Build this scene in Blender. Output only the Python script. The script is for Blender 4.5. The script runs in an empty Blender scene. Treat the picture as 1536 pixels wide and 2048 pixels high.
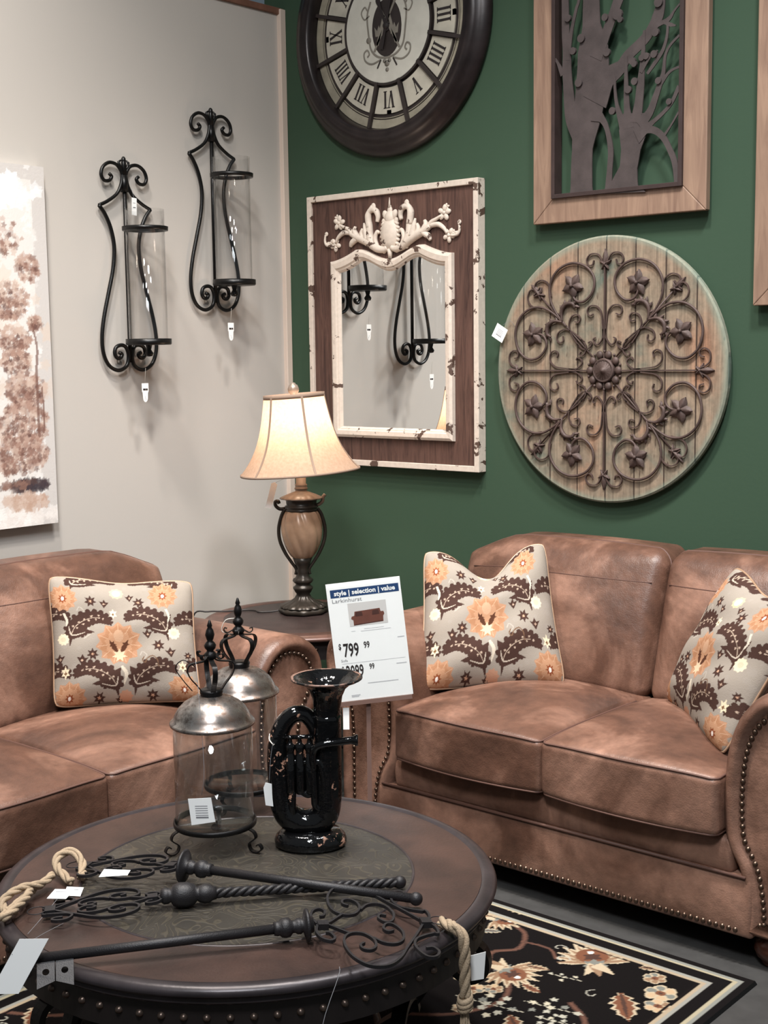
import bpy, math, random
import numpy as np
from mathutils import Vector, Matrix
random.seed(7); np.random.seed(7)
PI = math.pi
S = bpy.context.scene
COL = S.collection

# ---------------------------------------------------------------- camera
cam_d = bpy.data.cameras.new('camera'); cam = bpy.data.objects.new('camera', cam_d); COL.objects.link(cam)
S.camera = cam
yaw, pit, rol = math.radians(40.816), math.radians(6.776), math.radians(-0.7395)
fw = Vector((-math.sin(yaw)*math.cos(pit), math.cos(yaw)*math.cos(pit), -math.sin(pit)))
r0 = Vector((math.cos(yaw), math.sin(yaw), 0)); u0 = r0.cross(fw)
r1 = r0*math.cos(rol)+u0*math.sin(rol); u1 = -r0*math.sin(rol)+u0*math.cos(rol)
M = Matrix((r1, u1, -fw)).transposed().to_4x4(); M.translation = Vector((3.928, -3.96, 1.55))
cam.matrix_world = M
cam_d.sensor_fit = 'VERTICAL'; cam_d.sensor_height = 24; cam_d.lens = 2665.4/2048*24
cam_d.clip_start = 0.05; cam_d.clip_end = 60

# ---------------------------------------------------------------- world and light
S.view_settings.view_transform = 'Standard'; S.view_settings.look = 'None'
S.view_settings.gamma = 1; S.view_settings.use_curve_mapping = False
S.view_settings.exposure = 0.30
w = bpy.data.worlds.new('world'); S.world = w; w.use_nodes = True
w.node_tree.nodes['Background'].inputs[0].default_value = (0.88, 0.95, 1.0, 1)
w.node_tree.nodes['Background'].inputs[1].default_value = 0.14

def area(name, loc, target, size, power, col):
    d = bpy.data.lights.new(name, 'AREA'); d.shape = 'DISK'; d.size = size; d.energy = power; d.color = col
    o = bpy.data.objects.new(name, d); COL.objects.link(o); o.location = loc
    o.rotation_euler = (Vector(target)-Vector(loc)).to_track_quat('-Z', 'Y').to_euler()
    return o
# ceiling track cans aimed at the seating, one wall washer, cooler high-bay light from the aisle
def can(*a, spread=80):
    o = area(*a); o.data.spread = math.radians(spread); return o
can('ceiling_light', (2.0, -1.7, 4.4), (1.75, -0.9, 0.5), 0.30, 27, (1.0, 0.95, 0.89), spread=84)
can('ceiling_light', (1.1, -2.3, 4.4), (0.8, -1.7, 0.5), 0.30, 24, (1.0, 0.93, 0.86), spread=84)
can('ceiling_light', (3.1, -1.5, 4.6), (2.2, -0.5, 0.7), 0.40, 25, (0.97, 0.98, 1.0), spread=80)
can('ceiling_light', (2.3, -3.0, 4.3), (0.0, -1.9, 2.0), 0.30, 22, (1.0, 0.97, 0.93), spread=100)
can('ceiling_light', (3.6, -4.2, 4.2), (1.6, -1.6, 0.5), 0.9, 26, (0.92, 0.96, 1.0), spread=84)

# ---------------------------------------------------------------- material helpers
def s2l(c):
    return tuple(((x/255)/12.92 if x/255 <= 0.04045 else ((x/255+0.055)/1.055)**2.4) for x in c)
def C4(c): return tuple(c[:3])+(1,)
class NT:
    def __init__(self, name):
        self.m = bpy.data.materials.new(name); self.m.use_nodes = True
        self.t = self.m.node_tree; self.n = self.t.nodes; self.b = self.n['Principled BSDF']
    def node(self, typ, **kw):
        nd = self.n.new(typ)
        for k, v in kw.items():
            if k in nd.inputs: nd.inputs[k].default_value = v
            else: setattr(nd, k, v)
        return nd
    def link(self, a, b): self.t.links.new(a, b)
    def coord(self, scale=(1, 1, 1), kind='Object'):
        tc = self.node('ShaderNodeTexCoord'); mp = self.node('ShaderNodeMapping'); mp.inputs['Scale'].default_value = scale
        self.link(tc.outputs[kind], mp.inputs['Vector']); return mp.outputs[0]
    def noise(self, vec, scale, detail=4, rough=0.55, dist=0):
        nd = self.node('ShaderNodeTexNoise', Scale=scale, Detail=detail, Roughness=rough, Distortion=dist)
        self.link(vec, nd.inputs['Vector']); return nd.outputs['Fac']
    def ramp(self, fac, stops):
        r = self.node('ShaderNodeValToRGB'); e = r.color_ramp.elements
        while len(e) < len(stops): e.new(0.5)
        for i, (p, c) in enumerate(stops): e[i].position = p; e[i].color = C4(c)
        self.link(fac, r.inputs[0]); return r.outputs[0]
    def mix(self, fac, a, b, mode='MIX'):
        m = self.node('ShaderNodeMix', data_type='RGBA', blend_type=mode)
        for sock, v in ((m.inputs[0], fac), (m.inputs[6], a), (m.inputs[7], b)):
            if hasattr(v, 'links'): self.link(v, sock)
            elif isinstance(v, (int, float)): sock.default_value = v
            else: sock.default_value = C4(v)
        return m.outputs[2]
    def bump(self, h, strength, dist=0.01):
        b = self.node('ShaderNodeBump', Strength=strength, Distance=dist)
        self.link(h, b.inputs['Height']); self.link(b.outputs[0], self.b.inputs['Normal'])
    def col(self, c):
        if hasattr(c, 'links'): self.link(c, self.b.inputs['Base Color'])
        else: self.b.inputs['Base Color'].default_value = C4(c)
    def p(self, **kw):
        for k, v in kw.items(): self.b.inputs[k.replace('_', ' ')].default_value = v
        return self.m
MAT = {}
def simple(name, rgb, rough=0.5, metal=0.0, bump=None, var=0.0, spec=None):
    t = NT(name); v = t.coord()
    if var:
        f = t.noise(v, 18, 5)
        a = tuple(max(0, x*(1-var)) for x in s2l(rgb)); b = tuple(min(1, x*(1+var)) for x in s2l(rgb))
        t.col(t.ramp(f, [(0.3, a), (0.7, b)]))
    else: t.col(s2l(rgb))
    if bump: t.bump(t.noise(v, bump[0], 3), bump[1], bump[2] if len(bump) > 2 else 0.002)
    t.p(Roughness=rough, Metallic=metal)
    if spec is not None: t.b.inputs['Specular IOR Level'].default_value = spec
    MAT[name] = t.m; return t.m

simple('green_paint', (54, 75, 58), 0.75, bump=(60, 0.15), spec=0.25)
simple('beige_paint', (193, 187, 180), 0.85, bump=(60, 0.1), spec=0.2)
simple('trim_paint', (214, 196, 182), 0.6)
simple('cap_wood', (120, 84, 68), 0.6, var=0.2)
simple('far_paint', (196, 214, 226), 0.9)
simple('iron', (24, 22, 22), 0.42, 0.6, bump=(90, 0.3))
simple('sconce_iron', (16, 15, 15), 0.35, 0.3, bump=(140, 0.2))
simple('key_iron', (34, 32, 34), 0.48, 0.25, bump=(420, 0.6, 0.001), var=0.2)
simple('rust_iron', (78, 62, 57), 0.6, 0.2, bump=(200, 0.5, 0.001), var=0.3)
simple('tree_metal', (72, 63, 62), 0.62, 0.2, bump=(220, 0.3, 0.001), var=0.22)
simple('tree_edge', (58, 44, 42), 0.6, 0.2, var=0.2)
simple('bronze_frame', (38, 31, 31), 0.33, 0.25, var=0.35, bump=(30, 0.12))
simple('clock_cream', (184, 178, 163), 0.6, var=0.13)
simple('clock_tan', (148, 141, 124), 0.6, var=0.2)
simple('clock_center', (200, 197, 186), 0.45, var=0.07)
simple('clock_dark', (46, 38, 36), 0.5, var=0.2)
simple('clock_grey', (128, 122, 112), 0.6, var=0.2)
simple('antique_brass', (98, 80, 68), 0.28, 0.85)
simple('dark_nail', (96, 82, 74), 0.35, 0.8)
simple('foot_wood', (66, 36, 26), 0.25, var=0.3)
simple('table_rim', (56, 50, 52), 0.34, 0.35, var=0.25, bump=(40, 0.2))
simple('table_apron', (34, 28, 27), 0.5, 0.2, var=0.2)
simple('end_rim', (92, 66, 58), 0.35, 0.2, var=0.25)
simple('end_inlay', (46, 35, 33), 0.45, var=0.25, bump=(120, 0.3))
simple('paper', (250, 250, 250), 0.7)
simple('tag_paper', (244, 244, 242), 0.7)
simple('ink', (38, 30, 30), 0.7)
simple('grey_ink', (126, 126, 130), 0.7)
simple('pale_ink', (196, 196, 200), 0.7)
simple('blue_ink', (28, 62, 108), 0.6)
simple('photo_back', (214, 210, 208), 0.6)
simple('photo_sofa', (112, 66, 54), 0.6, var=0.2)
simple('photo_sofa_dark', (74, 42, 36), 0.6)
simple('twine', (214, 208, 198), 0.8)
simple('clip_brown', (112, 88, 80), 0.4)
simple('lamp_dark', (52, 46, 40), 0.36, 0.45, var=0.4, bump=(60, 0.3))
simple('lamp_gold', (142, 128, 116), 0.42, 0.35, var=0.25, bump=(80, 0.2))
simple('lamp_vase', (168, 136, 110), 0.33, 0.1, var=0.18)
simple('shade_trim', (140, 118, 102), 0.8)
simple('cord_black', (34, 28, 26), 0.5)
simple('piping', (88, 60, 50), 0.6)
simple('concrete', (58, 57, 56), 0.55, bump=(25, 0.15), var=0.18)
simple('ceramic_black', (12, 12, 13), 0.08, bump=(45, 0.25, 0.004))
simple('rope', (160, 140, 116), 0.9, bump=(300, 0.8, 0.002), var=0.15)
simple('bulb_glass', (255, 240, 215), 0.4)

def leather():
    t = NT('leather'); v = t.coord()
    big = t.noise(v, 2.6, 5, 0.6, 0.8); fine = t.noise(v, 26, 5, 0.65)
    c = t.ramp(big, [(0.25, s2l((56, 38, 31))), (0.47, s2l((98, 69, 56))), (0.70, s2l((160, 122, 104)))])
    c2 = t.ramp(fine, [(0.3, (0.72, 0.72, 0.72)), (0.7, (1.12, 1.1, 1.08))])
    t.col(t.mix(0.8, c, c2, 'MULTIPLY'))
    n1 = t.noise(v, 9, 3); n2 = t.noise(v, 240, 2)
    ad = t.node('ShaderNodeMath', operation='MULTIPLY_ADD'); ad.inputs[1].default_value = 0.12
    t.link(n2, ad.inputs[0]); t.link(n1, ad.inputs[2])
    t.bump(ad.outputs[0], 0.28, 0.02)
    t.p(Roughness=0.40); t.b.inputs['Specular IOR Level'].default_value = 0.45
    MAT['leather'] = t.m
leather()

def wood(name, a, b, scale=(18, 18, 1.4), rough=0.55, spec=0.4):
    t = NT(name); v = t.coord(scale)
    f = t.noise(v, 2.0, 6, 0.6, 1.2); v2 = t.coord(); g = t.noise(v2, 2.5, 3)
    c = t.ramp(f, [(0.28, s2l(a)), (0.7, s2l(b))]); d = t.ramp(g, [(0.3, (0.8, 0.8, 0.8)), (0.7, (1.1, 1.1, 1.1))])
    t.col(t.mix(0.9, c, d, 'MULTIPLY')); t.bump(f, 0.2, 0.003); t.p(Roughness=rough)
    t.b.inputs['Specular IOR Level'].default_value = spec
    MAT[name] = t.m
wood('mirror_wood', (52, 34, 30), (102, 74, 64), (26, 26, 2.2))
wood('tree_frame_wood', (118, 92, 78), (156, 128, 108), (16, 16, 1.6))

def chipped(name, base, under, amount, scale=14, rough=0.6):
    t = NT(name); v = t.coord()
    f = t.noise(v, scale, 6, 0.62, 0.4)
    msk = t.ramp(f, [(amount, (0, 0, 0)), (amount+0.015, (1, 1, 1))])
    g = t.ramp(t.noise(v, 60, 4), [(0.3, tuple(x*0.86 for x in s2l(base))), (0.7, s2l(base))])
    t.col(t.mix(msk, under if not isinstance(under, tuple) else s2l(under), g)); t.p(Roughness=rough)
    t.bump(msk, 0.3, 0.002)
    MAT[name] = t.m
chipped('chipped_cream', (214, 200, 186), (84, 64, 54), 0.395, 17)
chipped('chipped_pale', (186, 190, 184), (80, 64, 56), 0.40)
def ceramic_chips():
    t = NT('ceramic_chipped'); v = t.coord()
    vo = t.node('ShaderNodeTexVoronoi', Scale=44.0); t.link(v, vo.inputs['Vector'])
    m1 = t.ramp(t.noise(v, 85, 3, 0.6), [(0.56, (0, 0, 0)), (0.575, (1, 1, 1))])
    m2 = t.ramp(t.noise(v, 16, 2), [(0.61, (0, 0, 0)), (0.63, (1, 1, 1))])
    m = t.mix(1.0, m1, m2, 'MULTIPLY')
    t.col(t.mix(m, s2l((12, 12, 13)), s2l((176, 132, 110))))
    r = t.mix(m, (0.07, 0.07, 0.07), (0.7, 0.7, 0.7)); t.link(r, t.b.inputs['Roughness'])
    t.bump(t.noise(v, 38, 3), 0.35, 0.006)
    t.b.inputs['Coat Weight'].default_value = 0.0
    MAT['ceramic'] = t.m
ceramic_chips()
def rim_chip():
    t = NT('rim_clay'); v = t.coord()
    m = t.ramp(t.noise(v, 30, 4), [(0.48, s2l((14, 14, 15))), (0.52, s2l((120, 92, 80)))])
    t.col(m); t.p(Roughness=0.5); MAT['rim_clay'] = t.m
rim_chip()

def disc_wood():
    t = NT('disc_wood'); tc = t.node('ShaderNodeTexCoord'); sp = t.node('ShaderNodeSeparateXYZ'); t.link(tc.outputs['Object'], sp.inputs[0])
    v = tc.outputs['Object']
    n1 = t.noise(v, 4.2, 4, 0.6, 0.5); n2 = t.noise(t.coord((60, 60, 3)), 1.4, 5); n3 = t.noise(v, 70, 4)
    c = t.ramp(n1, [(0.28, s2l((98, 112, 102))), (0.42, s2l((136, 125, 109))), (0.56, s2l((146, 128, 110))), (0.74, s2l((162, 122, 98)))])
    c = t.mix(0.75, c, t.ramp(n2, [(0.3, (0.45, 0.43, 0.42)), (0.62, (1.1, 1.06, 1.02))]), 'MULTIPLY')
    c = t.mix(0.6, c, t.ramp(n3, [(0.25, (0.7, 0.7, 0.7)), (0.6, (1.1, 1.1, 1.1))]), 'MULTIPLY')
    # plank seams every 0.112 m
    a = t.node('ShaderNodeMath', operation='MULTIPLY'); a.inputs[1].default_value = 1/0.112; t.link(sp.outputs[0], a.inputs[0])
    b = t.node('ShaderNodeMath', operation='FRACT'); t.link(a.outputs[0], b.inputs[0])
    k = t.ramp(b.outputs[0], [(0.0, (0, 0, 0)), (0.028, (0.1, 0.1, 0.1)), (0.045, (1, 1, 1)), (0.985, (1, 1, 1)), (1.0, (0.1, 0.1, 0.1))])
    c = t.mix(k, s2l((56, 44, 38)), c)
    # rows of drilled worm marks: dark vertical dashes
    wv = t.noise(t.coord((55, 55, 14)), 1.0, 2); wm = t.ramp(wv, [(0.68, (0, 0, 0)), (0.72, (0.7, 0.7, 0.7))])
    c = t.mix(wm, c, s2l((70, 54, 46)))
    # weathered verdigris rim
    ln = t.node('ShaderNodeVectorMath', operation='LENGTH'); cm = t.node('ShaderNodeCombineXYZ'); t.link(sp.outputs[0], cm.inputs[0]); t.link(sp.outputs[2], cm.inputs[2]); t.link(cm.outputs[0], ln.inputs[0])
    ad = t.node('ShaderNodeMath', operation='MULTIPLY_ADD'); ad.inputs[1].default_value = 0.05; t.link(n1, ad.inputs[0]); t.link(ln.outputs['Value'], ad.inputs[2])
    rm = t.ramp(ad.outputs[0], [(0.452, (0, 0, 0)), (0.468, (0.45, 0.45, 0.45))])
    c = t.mix(rm, c, s2l((128, 150, 136)))
    t.col(c); t.bump(k, 0.5, 0.004); t.p(Roughness=0.75); t.b.inputs['Specular IOR Level'].default_value = 0.25
    MAT['disc_wood'] = t.m
disc_wood()

def top_leather():
    t = NT('table_leather'); v = t.coord()
    f = t.noise(v, 7, 5, 0.6, 0.3); t.col(t.ramp(f, [(0.3, s2l((38, 27, 24))), (0.7, s2l((68, 48, 41)))]))
    t.bump(t.noise(v, 160, 2), 0.25, 0.002); t.p(Roughness=0.42); MAT['table_leather'] = t.m
    t = NT('table_inlay'); v = t.coord()
    # tooled leaf scrolls: thin contour lines of a warped noise field
    wn = t.noise(v, 9, 1, 0.4, 1.6)
    a = t.node('ShaderNodeMath', operation='MULTIPLY'); a.inputs[1].default_value = 11; t.link(wn, a.inputs[0])
    b = t.node('ShaderNodeMath', operation='FRACT'); t.link(a.outputs[0], b.inputs[0])
    ln = t.ramp(b.outputs[0], [(0.0, (0, 0, 0)), (0.10, (1, 1, 1)), (0.24, (1, 1, 1)), (0.34, (0, 0, 0))])
    big = t.ramp(t.noise(v, 5, 3), [(0.3, s2l((38, 35, 31))), (0.7, s2l((56, 52, 46)))])
    t.col(t.mix(t.mix(0.30, (0, 0, 0), ln), big, s2l((88, 80, 64))))
    t.bump(ln, 0.35, 0.002); t.p(Roughness=0.42); MAT['table_inlay'] = t.m
top_leather()

def dome_metal():
    t = NT('dome_metal'); v = t.coord()
    f = t.noise(v, 60, 6, 0.7); g = t.noise(v, 9, 3)
    c = t.ramp(f, [(0.35, s2l((78, 72, 68))), (0.6, s2l((160, 157, 154)))])
    c = t.mix(t.ramp(g, [(0.4, (0, 0, 0)), (0.65, (0.35, 0.35, 0.35))]), c, s2l((150, 112, 88)))
    t.col(c); r = t.ramp(f, [(0.3, (0.5, 0.5, 0.5)), (0.6, (0.24, 0.24, 0.24))]); t.link(r, t.b.inputs['Roughness'])
    t.p(Metallic=0.9); MAT['dome_metal'] = t.m
dome_metal()

def thin_glass(name, tint=(0.97, 0.98, 0.98), ior=1.45, base=0.0):
    t = NT(name); t.n.remove(t.b); out = [n for n in t.n if n.type == 'OUTPUT_MATERIAL'][0]
    tr = t.node('ShaderNodeBsdfTransparent'); tr.inputs[0].default_value = C4(tint)
    gl = t.node('ShaderNodeBsdfGlossy', Roughness=0.03); fr = t.node('ShaderNodeLayerWeight', Blend=0.5)
    pw = t.node('ShaderNodeMath', operation='POWER'); pw.inputs[1].default_value = 4.0; t.link(fr.outputs['Facing'], pw.inputs[0])
    ad = t.node('ShaderNodeMath', operation='MULTIPLY_ADD'); ad.inputs[1].default_value = 0.55; ad.inputs[2].default_value = 0.035+base; t.link(pw.outputs[0], ad.inputs[0])
    mx = t.node('ShaderNodeMixShader'); t.link(ad.outputs[0], mx.inputs[0]); t.link(tr.outputs[0], mx.inputs[1]); t.link(gl.outputs[0], mx.inputs[2])
    t.link(mx.outputs[0], out.inputs[0]); MAT[name] = t.m
thin_glass('glass', (0.99, 0.99, 0.99), 1.45, -0.01); thin_glass('jar_glass', (0.95, 0.96, 0.96), 1.45, 0.03); thin_glass('acrylic', (0.985, 0.99, 0.985), 1.45, 0.0)
t = NT('mirror_glass'); t.col((0.86, 0.88, 0.88)); t.p(Metallic=1.0, Roughness=0.0); MAT['mirror_glass'] = t.m
def shade_mat():
    t = NT('shade_fabric'); out = [n for n in t.n if n.type == 'OUTPUT_MATERIAL'][0]; v = t.coord()
    c = t.ramp(t.noise(v, 90, 3), [(0.3, s2l((206, 172, 146))), (0.7, s2l((222, 190, 164)))])
    t.col(c); t.p(Roughness=0.85)
    tr = t.node('ShaderNodeBsdfTranslucent'); t.link(c, tr.inputs[0]); mx = t.node('ShaderNodeMixShader'); mx.inputs[0].default_value = 0.5
    t.link(t.b.outputs[0], mx.inputs[1]); t.link(tr.outputs[0], mx.inputs[2]); t.link(mx.outputs[0], out.inputs[0]); MAT['shade_fabric'] = t.m
shade_mat()
t = NT('bulb'); t.b.inputs['Emission Color'].default_value = (1, 0.8, 0.55, 1); t.b.inputs['Emission Strength'].default_value = 12; MAT['bulb'] = t.m
def painted(name, rough=0.85, bump=(400, 0.3)):
    t = NT(name); a = t.node('ShaderNodeVertexColor', layer_name='Col'); t.link(a.outputs[0], t.b.inputs['Base Color'])
    t.bump(t.noise(t.coord(), bump[0], 2), bump[1], 0.002); t.p(Roughness=rough); t.b.inputs['Specular IOR Level'].default_value = 0.08
    MAT[name] = t.m
painted('pillow_fabric'); painted('rug_pile', 0.95, (500, 0.6)); painted('canvas_paint', 0.8, (160, 0.3))
simple('canvas_side', (206, 202, 198), 0.8)

# ---------------------------------------------------------------- mesh builder
ORG = {}
class MB:
    def __init__(s): s.v = []; s.f = []; s.sm = []
    def add(s, vs, fs, smooth=True):
        o = len(s.v); s.v += [tuple(map(float, p)) for p in vs]
        s.f += [tuple(i+o for i in f) for f in fs]; s.sm += [smooth]*len(fs); return s
    def box(s, lo, hi, R=None, c=None):
        x0, y0, z0 = lo; x1, y1, z1 = hi
        vs = [Vector(p) for p in ((x0,y0,z0),(x1,y0,z0),(x1,y1,z0),(x0,y1,z0),(x0,y0,z1),(x1,y0,z1),(x1,y1,z1),(x0,y1,z1))]
        if R is not None: vs = [R @ p for p in vs]
        if c is not None: vs = [p+Vector(c) for p in vs]
        return s.add(vs, [(0,3,2,1),(4,5,6,7),(0,1,5,4),(1,2,6,5),(2,3,7,6),(3,0,4,7)], False)
    def lathe(s, prof, c=(0,0,0), seg=24, ax='z', fn=None, M=None, smooth=True):
        n = len(prof); vs = []
        for i in range(seg):
            a = 2*PI*i/seg
            for j, (r, z) in enumerate(prof):
                rr = r if fn is None else fn(r, z, a, j)
                p = Vector((rr*math.cos(a), rr*math.sin(a), z))
                if M is not None: p = M @ p
                elif ax == 'y': p = Vector((p.x, -p.z, p.y))      # z of the profile points to -Y
                elif ax == 'x': p = Vector((p.z, p.x, p.y))
                vs.append(p+Vector(c))
        fs = []
        for i in range(seg):
            k = (i+1) % seg
            for j in range(n-1):
                if abs(prof[j][0]) < 1e-6 and abs(prof[j+1][0]) < 1e-6: continue
                fs.append((i*n+j, k*n+j, k*n+j+1, i*n+j+1))
        return s.add(vs, fs, smooth)
    def sphere(s, c, r, seg=12, rings=8, sc=(1,1,1), R=None):
        prof = [(math.sin(PI*j/rings), -math.cos(PI*j/rings)) for j in range(rings+1)]
        M = Matrix.Diagonal((r*sc[0], r*sc[1], r*sc[2]))
        if R is not None: M = R.to_3x3() @ M
        return s.lathe(prof, c, seg, M=M)
    def tube(s, pts, r, seg=8, closed=False, rect=None, nrm=None, cap=True):
        P = [Vector(p) for p in pts]; n = len(P)
        if n < 2: return s
        rr = r if hasattr(r, '__len__') else [r]*n
        T = []
        for i in range(n):
            a = P[(i-1) % n] if (closed or i > 0) else P[i]; b = P[(i+1) % n] if (closed or i < n-1) else P[i]
            d = b-a; T.append(d.normalized() if d.length > 1e-9 else (T[-1] if T else Vector((0,0,1))))
        if nrm is not None:
            N = Vector(nrm).normalized(); fr = [((N.cross(t)).normalized(), N) for t in T]
        else:
            u = Vector((0,0,1)) if abs(T[0].z) < 0.9 else Vector((1,0,0)); a = T[0].cross(u).normalized(); fr = []
            for t in T:
                a = (a - t*a.dot(t)); a = a.normalized() if a.length > 1e-6 else t.orthogonal().normalized()
                fr.append((a, t.cross(a)))
        vs = []
        if rect:
            sec = [(-rect[0]/2,-rect[1]/2),(rect[0]/2,-rect[1]/2),(rect[0]/2,rect[1]/2),(-rect[0]/2,rect[1]/2)]; seg = 4
        else: sec = [(math.cos(2*PI*k/seg), math.sin(2*PI*k/seg)) for k in range(seg)]
        for i in range(n):
            a, b = fr[i]; q = 1 if rect and not hasattr(r, '__len__') else rr[i]
            for (x, y) in sec: vs.append(P[i]+a*(x*q)+b*(y*(q if not rect else 1)))
        fs = []; m = n if closed else n-1
        for i in range(m):
            j = (i+1) % n
            for k in range(seg):
                l = (k+1) % seg; fs.append((i*seg+k, i*seg+l, j*seg+l, j*seg+k))
        if cap and not closed:
            fs.append(tuple(range(seg-1, -1, -1))); fs.append(tuple((n-1)*seg+k for k in range(seg)))
        return s.add(vs, fs, not rect)
    def prism(s, poly, o, ux, uy, n, depth, smooth=False):
        o, ux, uy, n = Vector(o), Vector(ux), Vector(uy), Vector(n); k = len(poly)
        a = [o+ux*p[0]+uy*p[1] for p in poly]; b = [q+n*depth for q in a]
        fs = [tuple(range(k-1, -1, -1)), tuple(range(k, 2*k))]+[(i, (i+1) % k, k+(i+1) % k, k+i) for i in range(k)]
        return s.add(a+b, fs, smooth)
    def grid(s, fn, nu, nv, closed_u=False, smooth=True):
        vs = [fn(i/(nu if closed_u else nu-1), j/(nv-1)) for j in range(nv) for i in range(nu)]
        fs = []
        for j in range(nv-1):
            for i in range(nu if closed_u else nu-1):
                k = (i+1) % nu; fs.append((j*nu+i, j*nu+k, (j+1)*nu+k, (j+1)*nu+i))
        return s.add(vs, fs, smooth)
    def build(s, name, mat, parent=None, local=False, bevel=None, recalc=True):
        me = bpy.data.meshes.new(name); org = Vector((0,0,0))
        if parent is not None: org = ORG.get(parent.name, Vector((0,0,0)))
        vs = s.v if (local or parent is None) else [(a-org.x, b-org.y, c-org.z) for a, b, c in s.v]
        me.from_pydata(vs, [], s.f); me.polygons.foreach_set('use_smooth', s.sm)
        if recalc:
            import bmesh
            bm = bmesh.new(); bm.from_mesh(me); bmesh.ops.recalc_face_normals(bm, faces=bm.faces); bm.to_mesh(me); bm.free()
        me.materials.append(MAT[mat] if isinstance(mat, str) else mat); me.update()
        o = bpy.data.objects.new(name, me); COL.objects.link(o)
        if parent is not None: o.parent = parent; ORG[o.name] = org
        if bevel:
            b = o.modifiers.new('bevel', 'BEVEL'); b.width = bevel; b.segments = 2; b.limit_method = 'ANGLE'; b.angle_limit = 0.7
        return o
def root(name, loc, label, cat, group=None, rz=0):
    o = bpy.data.objects.new(name, None); COL.objects.link(o); o.location = loc; o.rotation_euler = (0, 0, rz)
    o['label'] = label; o['category'] = cat
    if group: o['group'] = group
    o.empty_display_size = 0.05; ORG[o.name] = Vector(loc); return o
def tag(o, label, cat, group=None):
    o['label'] = label; o['category'] = cat
    if group: o['group'] = group
    return o
def struct(o): o['kind'] = 'structure'; return o
def cat(pts, n=6, closed=False):
    P = [np.array(p, float) for p in pts]; out = []; m = len(P)
    rng = range(m if closed else m-1)
    for i in rng:
        p0 = P[(i-1) % m] if (closed or i > 0) else 2*P[0]-P[1]; p1 = P[i]; p2 = P[(i+1) % m]
        p3 = P[(i+2) % m] if (closed or i < m-2) else 2*P[-1]-P[-2]
        for k in range(n):
            t = k/n; out.append(0.5*((2*p1)+(-p0+p2)*t+(2*p0-5*p1+4*p2-p3)*t*t+(-p0+3*p1-3*p2+p3)*t**3))
    if not closed: out.append(P[-1])
    return [tuple(p) for p in out]
def copy_part(src, parent, loc, rot=None):
    c = src.copy(); COL.objects.link(c); c.parent = parent; c.location = loc
    if rot is not None: c.rotation_euler = rot
    return c
def text_mb(mb, body, size, o, ux, uy, sx=1.0, bold=0.0, align='LEFT', lift=0.0):
    cu = bpy.data.curves.new('t', 'FONT'); cu.body = body; cu.size = size; cu.align_x = align; cu.offset = bold; cu.resolution_u = 2
    ob = bpy.data.objects.new('t', cu); COL.objects.link(ob)
    dg = bpy.context.evaluated_depsgraph_get(); me = bpy.data.meshes.new_from_object(ob.evaluated_get(dg))
    o, ux, uy = Vector(o), Vector(ux), Vector(uy); n = ux.cross(uy).normalized()
    mb.add([o+ux*(v.co.x*sx)+uy*v.co.y+n*lift for v in me.vertices], [tuple(p.vertices) for p in me.polygons], False)
    bpy.data.objects.remove(ob); bpy.data.curves.remove(cu); bpy.data.meshes.remove(me)

# painter for woven / painted surface colour (pattern only, no light)
class Paint:
    def __init__(s, w, h, bg): s.w = w; s.h = h; s.a = np.zeros((h, w, 3)); s.a[:] = s2l(bg); s.asp = 1.0
    def _bb(s, x0, x1, y0, y1):
        return max(0, int(x0*s.w)-1), min(s.w, int(x1*s.w)+2), max(0, int(y0*s.h)-1), min(s.h, int(y1*s.h)+2)
    def poly(s, pts, c, al=1.0):
        P = np.array(pts); a, b, c0, d = s._bb(P[:,0].min(), P[:,0].max(), P[:,1].min(), P[:,1].max())
        if a >= b or c0 >= d: return
        X, Y = np.meshgrid((np.arange(a, b)+.5)/s.w, (np.arange(c0, d)+.5)/s.h); ins = np.zeros(X.shape, bool)
        n = len(P)
        for i in range(n):
            x1, y1 = P[i]; x2, y2 = P[(i+1) % n]
            if y1 == y2: continue
            k = ((y1 > Y) != (y2 > Y)) & (X < (x2-x1)*(Y-y1)/(y2-y1)+x1); ins ^= k
        sub = s.a[c0:d, a:b]; sub[ins] = sub[ins]*(1-al)+np.array(s2l(c))*al
    def disc(s, x, y, r, c, al=1.0, n=16, ry=None): s.poly([(x+r*math.cos(2*PI*k/n), y+(ry or r)*math.sin(2*PI*k/n)) for k in range(n)], c, al)
    def stroke(s, pts, wd, c, al=1.0, n=5):
        P = np.array(cat(pts, n)); m = len(P); ws = wd if hasattr(wd, '__len__') else [wd, wd]
        W = np.interp(np.linspace(0, 1, m), np.linspace(0, 1, len(ws)), ws)
        T = np.gradient(P, axis=0); T /= (np.linalg.norm(T, axis=1)[:, None]+1e-9); N = np.stack([-T[:,1], T[:,0]], 1)
        for i in range(m-1):
            s.poly([P[i]+N[i]*W[i]/2, P[i+1]+N[i+1]*W[i+1]/2, P[i+1]-N[i+1]*W[i+1]/2, P[i]-N[i]*W[i]/2], c, al)
    def star(s, x, y, r, k, c, inner=0.45, rot=0.0, ry=1.0, al=1.0):
        s.poly([(x+(r if i % 2 == 0 else r*inner)*math.cos(rot+PI*i/k), y+ry*(r if i % 2 == 0 else r*inner)*math.sin(rot+PI*i/k)) for i in range(2*k)], c, al)
def set_cols(me, cols):
    ca = me.color_attributes.new('Col', 'FLOAT_COLOR', 'POINT')
    a = np.ones((len(me.vertices), 4)); a[:, :3] = cols; ca.data.foreach_set('color', a.ravel())

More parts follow.
